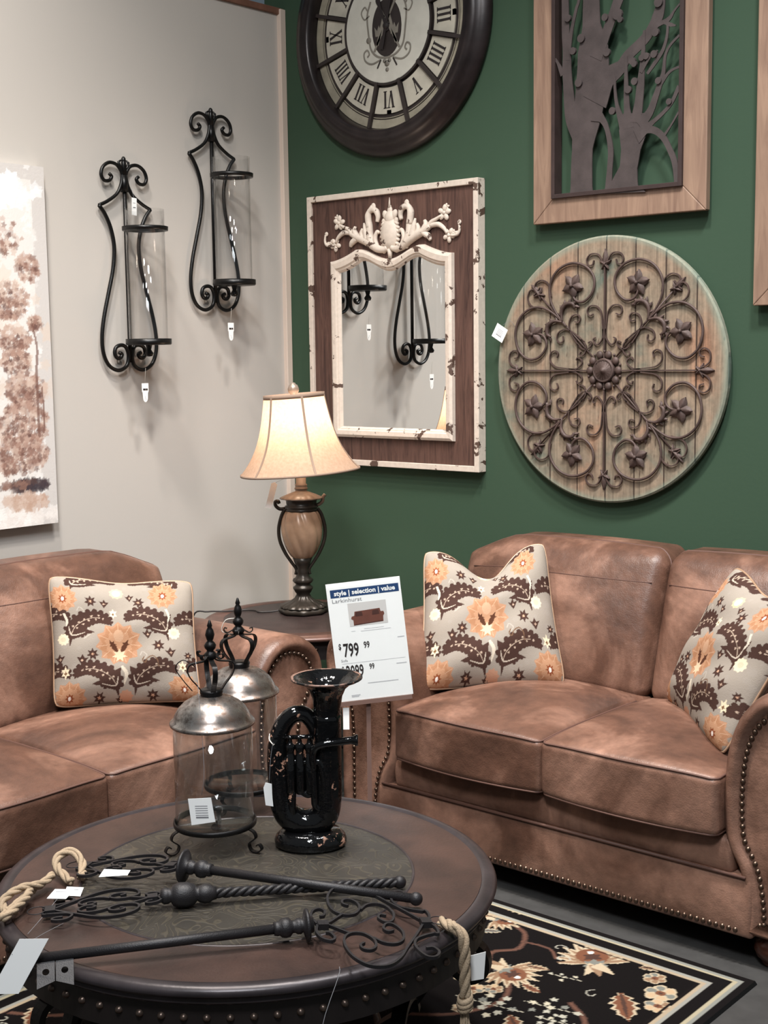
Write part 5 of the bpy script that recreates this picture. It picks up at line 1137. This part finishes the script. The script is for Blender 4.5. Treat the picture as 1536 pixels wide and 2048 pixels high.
# ================================================================ ceramic tuba
tb = root('tuba_figurine', (1.918, -1.898, TT), 'glossy black chipped ceramic tuba standing on the coffee table', 'figurine', None, math.radians(40.8))
def L_(pts): return [Vector(p) for p in pts]
q = MB(); q.lathe([(0.0001, 0.0), (0.074, 0.0), (0.080, 0.006), (0.081, 0.016), (0.077, 0.026), (0.070, 0.032), (0.066, 0.036), (0.0001, 0.038)], (0, 0, 0), 48, M=Matrix.Diagonal((1, 0.78, 1))); q.build('base', 'ceramic', tb, True)
P_ = cat([(0.042, 0, 0.30), (0.041, 0, 0.25), (0.040, 0, 0.17), (0.038, 0, 0.095), (0.026, 0, 0.062), (-0.005, 0, 0.052), (-0.038, 0, 0.060), (-0.060, 0, 0.092), (-0.067, 0, 0.16), (-0.069, 0, 0.225), (-0.058, 0, 0.272), (-0.034, 0.002, 0.298), (-0.008, 0.004, 0.298), (0.010, 0.004, 0.275), (0.018, 0.004, 0.245)], 5); kk = len(P_)
q = MB(); q.tube(P_, list(np.interp(np.linspace(0, 1, kk), [0, .15, .3, .45, .6, .7, .85, 1], [0.031, 0.0315, 0.032, 0.030, 0.025, 0.021, 0.018, 0.014])), 20); q.build('main_tube', 'ceramic', tb, True)
bl = [(0.030, 0.27), (0.0305, 0.315), (0.034, 0.340), (0.042, 0.358), (0.056, 0.370), (0.072, 0.376), (0.079, 0.380), (0.078, 0.384), (0.070, 0.382), (0.055, 0.374), (0.040, 0.362), (0.030, 0.342), (0.022, 0.31), (0.0001, 0.30)]
Rb = Matrix.Rotation(math.radians(3), 3, 'Y')
q = MB(); q.lathe(bl[:7], (0.042, 0, 0), 48); q.lathe(bl[7:], (0.042, 0, 0), 48); o = q.build('bell', 'ceramic', tb, True, recalc=False); weld(o)
q = MB(); q.lathe([(0.0745, 0.3785), (0.079, 0.380), (0.0785, 0.3845), (0.0735, 0.3835)], (0.042, 0, 0), 64, fn=lambda r, z, a, j: r*(1+0.006*math.sin(9*a)+0.005*math.sin(23*a))); q.build('bell_lip', 'rim_clay', tb, True)
for i, vx in enumerate((-0.040, -0.019, 0.002)):
    q = MB(); q.lathe([(0.0001, 0.125), (0.0095, 0.125), (0.0105, 0.13), (0.0105, 0.212), (0.0085, 0.216), (0.0085, 0.222), (0.0105, 0.226), (0.0105, 0.236), (0.006, 0.240), (0.004, 0.250), (0.009, 0.252), (0.009, 0.256), (0.0001, 0.258)], (vx, -0.018, 0), 20); q.build('valve', 'ceramic', tb, True)
q = MB(); q.tube([(-0.056, -0.016, 0.252), (-0.01, -0.018, 0.254), (0.012, -0.016, 0.254)], 0.005, 8); q.build('valve_bar', 'ceramic', tb, True); q = MB(); q.tube(cat([(-0.052, -0.01, 0.205), (-0.046, -0.016, 0.20), (0.004, -0.018, 0.196), (0.02, -0.014, 0.20)]), 0.006, 8); q.build('valve_bar', 'ceramic', tb, True)
q = MB(); q.tube(cat([(0.096, -0.026, 0.247), (0.07, -0.032, 0.246), (0.035, -0.036, 0.242), (0.016, -0.032, 0.232), (0.010, -0.028, 0.212), (0.012, -0.022, 0.18)], 6), 0.0085, 14); q.lathe([(0.0085, 0.0), (0.0095, 0.006), (0.013, 0.012), (0.012, 0.016), (0.0001, 0.016)], (0.094, -0.026, 0.247), 16, ax='x'); q.build('mouthpipe', 'ceramic', tb, True)
q = MB(); q.tube(cat([(0.010, -0.022, 0.20), (0.012, -0.022, 0.12), (0.014, -0.02, 0.098), (0.028, -0.02, 0.088), (0.036, -0.022, 0.105), (0.034, -0.024, 0.155), (0.026, -0.024, 0.196), (0.014, -0.022, 0.198)], 6), 0.0085, 12)
q.tube(cat([(0.040, -0.020, 0.19), (0.041, -0.022, 0.10), (0.030, -0.02, 0.068), (0.006, -0.018, 0.058), (-0.020, -0.016, 0.056)], 6), 0.0085, 12)
q.tube(cat([(-0.038, -0.018, 0.13), (-0.039, -0.018, 0.095), (-0.036, -0.014, 0.06)], 6), 0.0095, 12); q.tube(cat([(-0.018, -0.018, 0.13), (-0.004, -0.02, 0.122), (0.004, -0.02, 0.125)], 5), 0.007, 10)
q.build('slide_tubes', 'ceramic', tb, True)
tbw = Vector((1.918, -1.898, TT)); R2 = Vector((math.cos(math.radians(40.8)), math.sin(math.radians(40.8)), 0)); B2 = Vector((-R2.y, R2.x, 0))
def tl(x, y, z): return tbw+R2*x+B2*y+Vector((0, 0, z))
price_tag('price_tag', [(-0.007, -0.030), (0.010, -0.033), (0.010, 0.018), (-0.006, 0.022), (-0.011, 0.010)], 'white tag on a loop of twine tied to the black tuba', tl(-0.090, -0.020, 0.130), R2, (0, 0, 1), [tl(-0.088, -0.02, 0.150), tl(-0.084, -0.022, 0.20), tl(-0.078, -0.020, 0.238), tl(-0.070, -0.020, 0.243), tl(-0.058, -0.018, 0.252)], 0)
q = MB(); q.tube(cat([tl(-0.078, -0.020, 0.238), tl(-0.086, -0.014, 0.247), tl(-0.086, 0.0, 0.256)], 4), 0.0013, 6); q.tube(cat([tl(-0.056, -0.018, 0.252), tl(-0.078, -0.021, 0.236)], 3), 0.0013, 6)
q.v = [tuple((Matrix.Rotation(-math.radians(40.8), 3, 'Z') @ (Vector(p)-tbw))) for p in q.v]; q.build('twine_loop', 'twine', tb, True)

# ================================================================ giant iron keys
def key_xf(loc, az, pitch=0.0, roll=0.0):
    return Matrix.Translation(loc) @ Matrix.Rotation(az, 4, 'Z') @ Matrix.Rotation(pitch, 4, 'Y') @ Matrix.Rotation(roll, 4, 'X')
def kbuild(q, name, par, X, mat='key_iron'):
    q.v = [tuple(X @ Vector(p)) for p in q.v]; return q.build(name, mat, par)
BOW = dict(
 a=[(0.023, 0.003), (0.017, 0.035), (0.024, 0.062), (0.038, 0.072), (0.047, 0.060), (0.042, 0.040), (0.034, 0.036)],
 in1=[(0.023, 0.002), (0.043, 0.004), (0.060, 0.022), (0.077, 0.042)],
 big=[(0.225, 0.008), (0.203, 0.052), (0.173, 0.107), (0.150, 0.150), (0.122, 0.178), (0.090, 0.176), (0.068, 0.143), (0.060, 0.100), (0.064, 0.062), (0.080, 0.042), (0.102, 0.044), (0.117, 0.070), (0.116, 0.099), (0.104, 0.114), (0.091, 0.110), (0.088, 0.094), (0.097, 0.084)],
 s1=[(0.118, 0.064), (0.134, 0.086), (0.155, 0.091), (0.172, 0.074), (0.178, 0.040), (0.168, 0.008), (0.154, 0.005), (0.145, 0.024), (0.151, 0.038), (0.162, 0.034)],
 t=[(0.238, 0.050), (0.216, 0.060), (0.196, 0.076), (0.188, 0.106), (0.198, 0.145), (0.214, 0.150), (0.226, 0.132), (0.220, 0.112), (0.206, 0.112)],
 hook=[(0.240, 0.006), (0.246, 0.030), (0.244, 0.052), (0.236, 0.050)])
def iron_key(label, X, L, twisted=False, flange=0.062, bow_pitch=0.0, wide=1.0, bit=False, bead=0):
    t = root('iron_key', X @ Vector((0, 0, 0)), label, 'decorative key', 'oversized iron keys on the coffee table')
    q = MB()
    if twisted:
        for k in range(3):
            q.tube([(-0.04-x_, 0.0052*math.cos(k*2*PI/3+x_*120), 0.0052*math.sin(k*2*PI/3+x_*120)) for x_ in np.linspace(0, L-0.04, 160)], 0.0058, 6)
    else: q.tube([(-0.03, 0, 0), (-L, 0, 0)], 0.0092, 16)
    kbuild(q, 'shaft', t, X)
    q = MB(); q.sphere((-L, 0, 0), 0.0135, 14, 10); kbuild(q, 'tip_ball', t, X)
    q = MB()
    pr = [(0.0001, -0.058), (0.0125, -0.058), (0.0135, -0.052), (0.013, -0.048), (0.017, -0.044), (0.0185, -0.036), (0.017, -0.028), (0.012, -0.024), (0.0115, -0.019), (0.0145, -0.015), (0.015, -0.008), (0.012, -0.004)]
    pr += [(flange*0.9, 0.001), (flange, 0.004), (flange*0.92, 0.008), (0.016, 0.010), (0.014, 0.016), (0.0001, 0.018)]
    if bead: pr = [(0.0001, -0.080), (0.012, -0.080), (0.014, -0.072), (0.018, -0.066), (0.019, -0.056), (0.016, -0.046), (0.013, -0.042), (0.020, -0.036), (0.0245, -0.022), (0.0245, -0.006), (0.020, 0.006), (0.013, 0.010), (0.016, 0.016), (0.0165, 0.024), (0.012, 0.030), (0.0001, 0.032)]
    q.lathe([(a_, b_) for a_, b_ in pr], (0, 0, 0), 32, ax='x'); kbuild(q, 'collar', t, X)
    XB = X @ Matrix.Rotation(bow_pitch, 4, 'Y'); off = 0.012 if bead else 0.0
    q = MB()
    for nm3, pts in BOW.items():
        for s_ in (-1, 1):
            P_ = cat([(a_+off, s_*b_*wide, 0) for a_, b_ in pts], 6); q.tube(P_, 0.003, rect=(0.0046, 0.0062), nrm=(0, 0, 1))
    q.box((0.024+off, -0.011, -0.006), (0.044+off, 0.009, 0.006)); q.box((0.222+off, -0.012, -0.006), (0.242+off, 0.012, 0.006)); kbuild(q, 'bow', t, XB)
    q = MB(); q.tube([(0.258+off+0.018*math.cos(t_), 0.018*math.sin(t_), 0.004) for t_ in np.linspace(0, 2*PI, 25)[:-1]], 0.0010, 6, closed=True); kbuild(q, 'split_ring', t, XB)
    if bit:
        for s_ in (-1, 1):
            q = MB(); o0 = -L+0.052+s_*0.0165
            pl = [(-0.0155, 0.0), (0.0155, 0.0), (0.0155, -0.052 if s_ > 0 else -0.040), (-0.0155, -0.040 if s_ > 0 else -0.052)]
            # plate with a round hole: ring of quads between the hole and the outline
            cxh, czh, rh = 0.0, -0.021, 0.0062; n2 = 24; ho, ou = [], []
            for i in range(n2):
                a = 2*PI*i/n2; dx, dz = math.cos(a), math.sin(a); ho.append((cxh+rh*dx, czh+rh*dz)); tm = 9
                for e_ in range(4):
                    p, r_ = pl[e_], pl[(e_+1) % 4]; ex, ez = r_[0]-p[0], r_[1]-p[1]; den = dx*ez-dz*ex
                    if abs(den) < 1e-9: continue
                    tt = ((p[0]-cxh)*ez-(p[1]-czh)*ex)/den; uu = ((p[0]-cxh)*dz-(p[1]-czh)*dx)/den
                    if tt > 0 and -1e-6 <= uu <= 1+1e-6: tm = min(tm, tt)
                ou.append((cxh+tm*dx, czh+tm*dz))
            for e_ in range(4):
                k = min(range(n2), key=lambda i: (ou[i][0]-pl[e_][0])**2+(ou[i][1]-pl[e_][1])**2); ou[k] = pl[e_]
            vs = [(o0+p[0], (p[1]-0.008)*0.80+y_*0.6, (p[1]-0.008)*0.60-y_*0.8) for y_ in (-0.0012, 0.0012) for p in ho+ou]; fs = []
            for i in range(n2):
                j = (i+1) % n2; fs += [(i, j, n2+j, n2+i), (2*n2+i, 3*n2+i, 3*n2+j, 2*n2+j), (i, 2*n2+i, 2*n2+j, j), (n2+i, n2+j, 3*n2+j, 3*n2+i)]
            q.add(vs, fs, False); kbuild(q, 'bit_plate', t, XB if False else X)
    return t, XB
F1_ = Vector((2.256, -2.265, 0.494)); T1_ = Vector((1.948, -2.665, 0.481)); d_ = T1_-F1_; az = math.atan2(-d_.y, -d_.x); pi_ = math.atan2(-(-d_.z), -math.hypot(d_.x, d_.y)); 
X1 = key_xf(F1_, az, -math.asin(abs(d_.z)/d_.length))
k1, XB1 = iron_key('nearest iron key, lying across the front rim of the table', X1, d_.length, False, 0.031, math.radians(6), 1.0, True)
F2_ = Vector((1.875, -2.225, 0.500)); T2_ = Vector((2.322, -2.019, 0.482)); d_ = T2_-F2_
X2 = key_xf(F2_, math.atan2(-d_.y, -d_.x), -math.asin(abs(d_.z)/d_.length))
k2, XB2 = iron_key('smooth-shafted iron key at the back of the pair', X2, d_.length, False, 0.036, math.radians(7.5), 0.36)
F3_ = Vector((1.945, -2.312, 0.4855)); T3_ = Vector((2.232, -1.962, 0.475)); d_ = T3_-F3_
X3 = key_xf(F3_, math.atan2(-d_.y, -d_.x), -math.asin(abs(d_.z)/d_.length))
k3, XB3 = iron_key('twisted-shaft iron key in the middle of the table', X3, d_.length, True, 0.03, math.radians(4), 0.36, False, 1)
# jute rope loops tied to the keys
def rope(name, path, r, label, tassel=None, knot=None):
    r *= 0.88
    t = root(name, path[0], label, 'rope', 'jute rope ties on the iron keys'); P_ = [Vector(p) for p in cat(path, 10)]; n_ = len(P_); q = MB()
    s_ = [0]
    for i in range(1, n_): s_.append(s_[-1]+(P_[i]-P_[i-1]).length)
    up = Vector((0.3, 0.2, 0.93)); 
    for k in range(3):
        pts = []
        for i in range(n_):
            tg = (P_[min(n_-1, i+1)]-P_[max(0, i-1)]).normalized(); a_ = tg.cross(Vector((1, 0.1, 0.05))).normalized(); b_ = tg.cross(a_); ph = 2*PI*k/3+s_[i]/(r*5.2)*2*PI*0.55
            pts.append(P_[i]+(a_*math.cos(ph)+b_*math.sin(ph))*r*0.5)
        q.tube(pts, r*0.56, 8)
    q.build('twisted_strand', 'rope', t)
    if knot: 
        q = MB(); kx = Vector(knot)
        for dz, rr in ((-0.008, .9), (0.0, 1.0), (0.008, .9)): q.tube([kx+Vector((r*0.95*rr*math.cos(a_), r*0.95*rr*math.sin(a_), dz+0.005*math.sin(a_))) for a_ in np.linspace(0, 2*PI, 17)[:-1]], r*0.58, 8, closed=True)
        q.build('knot', 'rope', t)
    if tassel:
        q = MB(); tx, ln = Vector(tassel[0]), tassel[1]; rr = random.Random(2)
        for _ in range(60):
            a_ = rr.uniform(0, 2*PI); e0 = rr.uniform(0, r*.7); e1 = rr.uniform(.3, 1.15)*r; q.tube([tx+Vector((e0*math.cos(a_), e0*math.sin(a_), 0)), tx+Vector((e1*math.cos(a_), e1*math.sin(a_), -ln*.5)), tx+Vector((e1*1.15*math.cos(a_+.3), e1*1.15*math.sin(a_+.3), -ln*rr.uniform(.85, 1)))], 0.0013, 4)
        q.build('tassel', 'rope', t)
    return t
rg1 = XB1 @ Vector((0.262, 0, 0.006))
HX, HY = 2.475, -2.065
rope('jute_rope', [(rg1.x, rg1.y, 0.474), (2.447, -2.070, 0.4795), (2.463, -2.068, 0.475), (HX, HY, 0.455), (HX+.002, HY, 0.40), (HX+.002, HY, 0.345)], 0.0125, 'thick jute rope tassel hanging over the table edge from nearest key', ((HX+.002, HY, 0.325), 0.11), (HX+.002, HY, 0.335))
rope('jute_rope', [(1.700, -2.385, 0.474), (1.665, -2.378, 0.476), (1.632, -2.372, 0.486), (1.612, -2.352, 0.497), (1.620, -2.328, 0.502), (1.645, -2.322, 0.492), (1.672, -2.335, 0.480), (1.700, -2.360, 0.475)], 0.0105, 'jute rope loop at the head of the smooth-shafted key')
rope('jute_rope', [(1.745, -2.545, 0.476), (1.725, -2.560, 0.478), (1.700, -2.545, 0.488), (1.690, -2.500, 0.494), (1.690, -2.450, 0.488), (1.675, -2.415, 0.490), (1.665, -2.425, 0.478), (1.680, -2.470, 0.475), (1.715, -2.530, 0.475), (1.745, -2.580, 0.475), (1.760, -2.575, 0.484), (1.730, -2.515, 0.490), (1.700, -2.485, 0.486)], 0.0095, 'knotted jute rope at the head of the twisted-shaft key, table left edge')
# cards on and around the keys
UP = Vector((0, 0, 1))
price_tag('price_tag', [(-0.026, -0.055), (0.026, -0.055), (0.026, 0.055), (-0.026, 0.055)], 'long blank white tag under the tip of the nearest key', (1.955, -2.683, 0.478), (0.757, 0.653, 0), (0.28, 0.42, 0.86), [(1.945, -2.69, 0.50), (1.90, -2.60, 0.49), (1.86, -2.52, 0.475)], 0, sleeve=True)
price_tag('price_tag', [(-0.018, -0.011), (0.018, -0.011), (0.018, 0.011), (-0.018, 0.011)], 'small white tag on leather between the two rope loops', (1.735, -2.405, 0.468), (0.80, 0.50, 0.0), (-0.45, 0.75, 0.5), None, 1)
price_tag('price_tag', [(-0.021, -0.013), (0.018, -0.013), (0.025, 0.013), (-0.014, 0.013)], 'small white tag on the bow of the twisted-shaft key', (1.768, -2.462, 0.490), (0.80, 0.60, 0.0), (-0.45, 0.75, 0.35), [(1.773, -2.47, 0.485), (1.80, -2.53, 0.470), (1.83, -2.58, 0.466)], 1)
price_tag('price_tag', [(-0.030, -0.012), (0.028, -0.006), (0.030, 0.008), (-0.026, 0.010)], 'crumpled white tag on the bow of the smooth-shafted key', (1.775, -2.330, 0.494), (0.80, 0.60, 0.0), (-0.45, 0.75, 0.4), None, 0)
price_tag('price_tag', [(-0.010, -0.030), (0.014, -0.026), (0.018, 0.028), (-0.012, 0.020)], 'white tag hanging behind the rope tassel', (2.478, -2.030, 0.395), (0.757, 0.653, 0), UP, None, 0)
price_tag('price_tag', [(-0.007, -0.030), (0.007, -0.030), (0.007, 0.0), (-0.007, 0.0)], 'grey tag dangling on a thread below the near key bow', (2.425, -2.390, 0.345), (0.757, 0.653, 0), UP, [(2.425, -2.390, 0.346), (2.418, -2.392, 0.40), (2.405, -2.335, 0.466), (2.392, -2.318, 0.474)], 0)

# ================================================================ price sign on a floor stand
SP = Vector((1.38, -1.10, 0))
sg_ = root('sign_stand', SP, 'clear acrylic price sign on a thin floor stand before the loveseat', 'sign')
q = MB(); q.lathe([(0.0001, 0.0108), (0.11, 0.0108), (0.11, 0.016), (0.0001, 0.018)], SP, 40); q.build('floor_plate', 'clip_brown', sg_)
q = MB(); pc = SP+RT*0.006; q.box((-0.0065, -0.004, 0.006), (0.0065, 0.004, 0.56), Matrix.Rotation(math.radians(40.8), 3, 'Z'), (pc.x, pc.y, 0)); q.build('post', 'clip_brown', sg_)
th = math.radians(-6.0)      # the board leans sideways a few degrees
Wp, Hp = 0.2165, 0.352; cen = SP+RT*0.012+UP*0.7225-BK*0.012
ux = RT*math.cos(th)-UP*math.sin(th); uy = UP*math.cos(th)+RT*math.sin(th); nn = ux.cross(uy)
def bd(name, x0, y0, x1, y1, mat, lift, par, th_=0.0006):
    q = MB(); q.prism([(x0, y0), (x1, y0), (x1, y1), (x0, y1)], cen+nn*lift, ux, uy, nn, th_); return q.build(name, mat, par)
pap = bd('printed_sheet', -Wp/2, -Hp/2, Wp/2, Hp/2, 'paper', 0.0, sg_)
bd('acrylic_front', -Wp/2-0.012, -Hp/2, Wp/2+0.001, Hp/2+0.004, 'acrylic', 0.0035, sg_, 0.001)
bd('bottom_clip', -Wp/2-0.004, -Hp/2-0.013, Wp/2-0.004, -Hp/2-0.0005, 'clip_brown', -0.003, sg_, 0.008)
bd('blue_banner', -0.098, 0.133, 0.102, 0.157, 'blue_ink', 0.0007, pap, 0.0002)
def tx(name, s, size, x, y, mat, sx=1.0, bold=0.0, al='LEFT', lift=0.0011):
    q = MB(); text_mb(q, s, size, cen+nn*lift, ux, uy, sx, bold, al); M_ = [tuple(Vector(p)+ux*x+uy*y) for p in q.v]; q.v = M_; return q.build(name, mat, pap, recalc=False)
tx('banner_text', 'style | selection | value', 0.0195, 0.002, 0.1392, 'paper', 1.0, 0.0006, 'CENTER', 0.0013)
tx('name_text', 'Larkinhurst', 0.0165, -0.096, 0.118, 'grey_ink', 1.15, 0.0)
bd('product_picture', -0.052, 0.044, 0.060, 0.113, 'photo_back', 0.0007, pap, 0.0002)
def shape(name, pts, mat, lift): q = MB(); q.prism(pts, cen+nn*lift, ux, uy, nn, 0.0001); q.build(name, mat, pap)
shape('picture_sofa', [(-0.040, 0.046), (0.047, 0.050), (0.048, 0.066), (0.052, 0.072), (0.050, 0.080), (0.042, 0.080), (0.040, 0.090), (-0.034, 0.087), (-0.036, 0.075), (-0.044, 0.073), (-0.046, 0.066), (-0.040, 0.062)], 'photo_sofa', 0.0010)
for x0 in (-0.033, 0.016): shape('picture_cushion', [(x0, 0.072), (x0+0.022, 0.073), (x0+0.020, 0.086), (x0+0.002, 0.085)], 'photo_sofa_dark', 0.0012)
shape('picture_base', [(-0.038, 0.047), (0.045, 0.051), (0.045, 0.053), (-0.038, 0.049)], 'photo_sofa_dark', 0.0012)
tx('price_text', '799', 0.055, -0.080, -0.043, 'ink', 0.56, 0.0012); tx('dollar_sign', '$', 0.024, -0.093, -0.020, 'ink', 0.62, 0.0006); tx('cents_text', '99', 0.027, -0.019, -0.023, 'ink', 0.66, 0.0006)
tx('item_text', 'Sofa', 0.0105, -0.090, -0.058, 'grey_ink', 1.1)
tx('price_text', '2099', 0.050, -0.079, -0.105, 'ink', 0.52, 0.001); tx('dollar_sign', '$', 0.021, -0.091, -0.086, 'ink', 0.62, 0.0005); tx('cents_text', '99', 0.023, -0.010, -0.087, 'ink', 0.66, 0.0005)
q = MB()
for x0, x1, y, h_ in ((-0.088, 0.098, -0.0635, 0.0004), (-0.050, -0.038, 0.030, 0.0005), (-0.022, 0.066, 0.028, 0.0005), (-0.012, 0.046, 0.034, 0.0005), (0.082, 0.102, -0.001, 0.0012), (0.070, 0.100, -0.079, 0.0012), (-0.020, 0.070, -0.128, 0.001), (-0.072, -0.046, -0.160, 0.0012), (-0.072, -0.050, -0.164, 0.0012)):
    q.prism([(x0, y-h_), (x1, y-h_), (x1, y+h_), (x0, y+h_)], cen+nn*0.0009, ux, uy, nn, 0.0001)
q.build('fine_print', 'pale_ink', pap)
oc = SP+RT*(-0.060)+UP*0.487-BK*0.01
price_tag('hang_card', [(-0.009, -0.034), (0.009, -0.034), (0.009, 0.032), (-0.009, 0.032)], 'small white card under the lower left of price sign', oc, RT, UP, [oc+UP*0.03, oc+UP*0.06], 0)
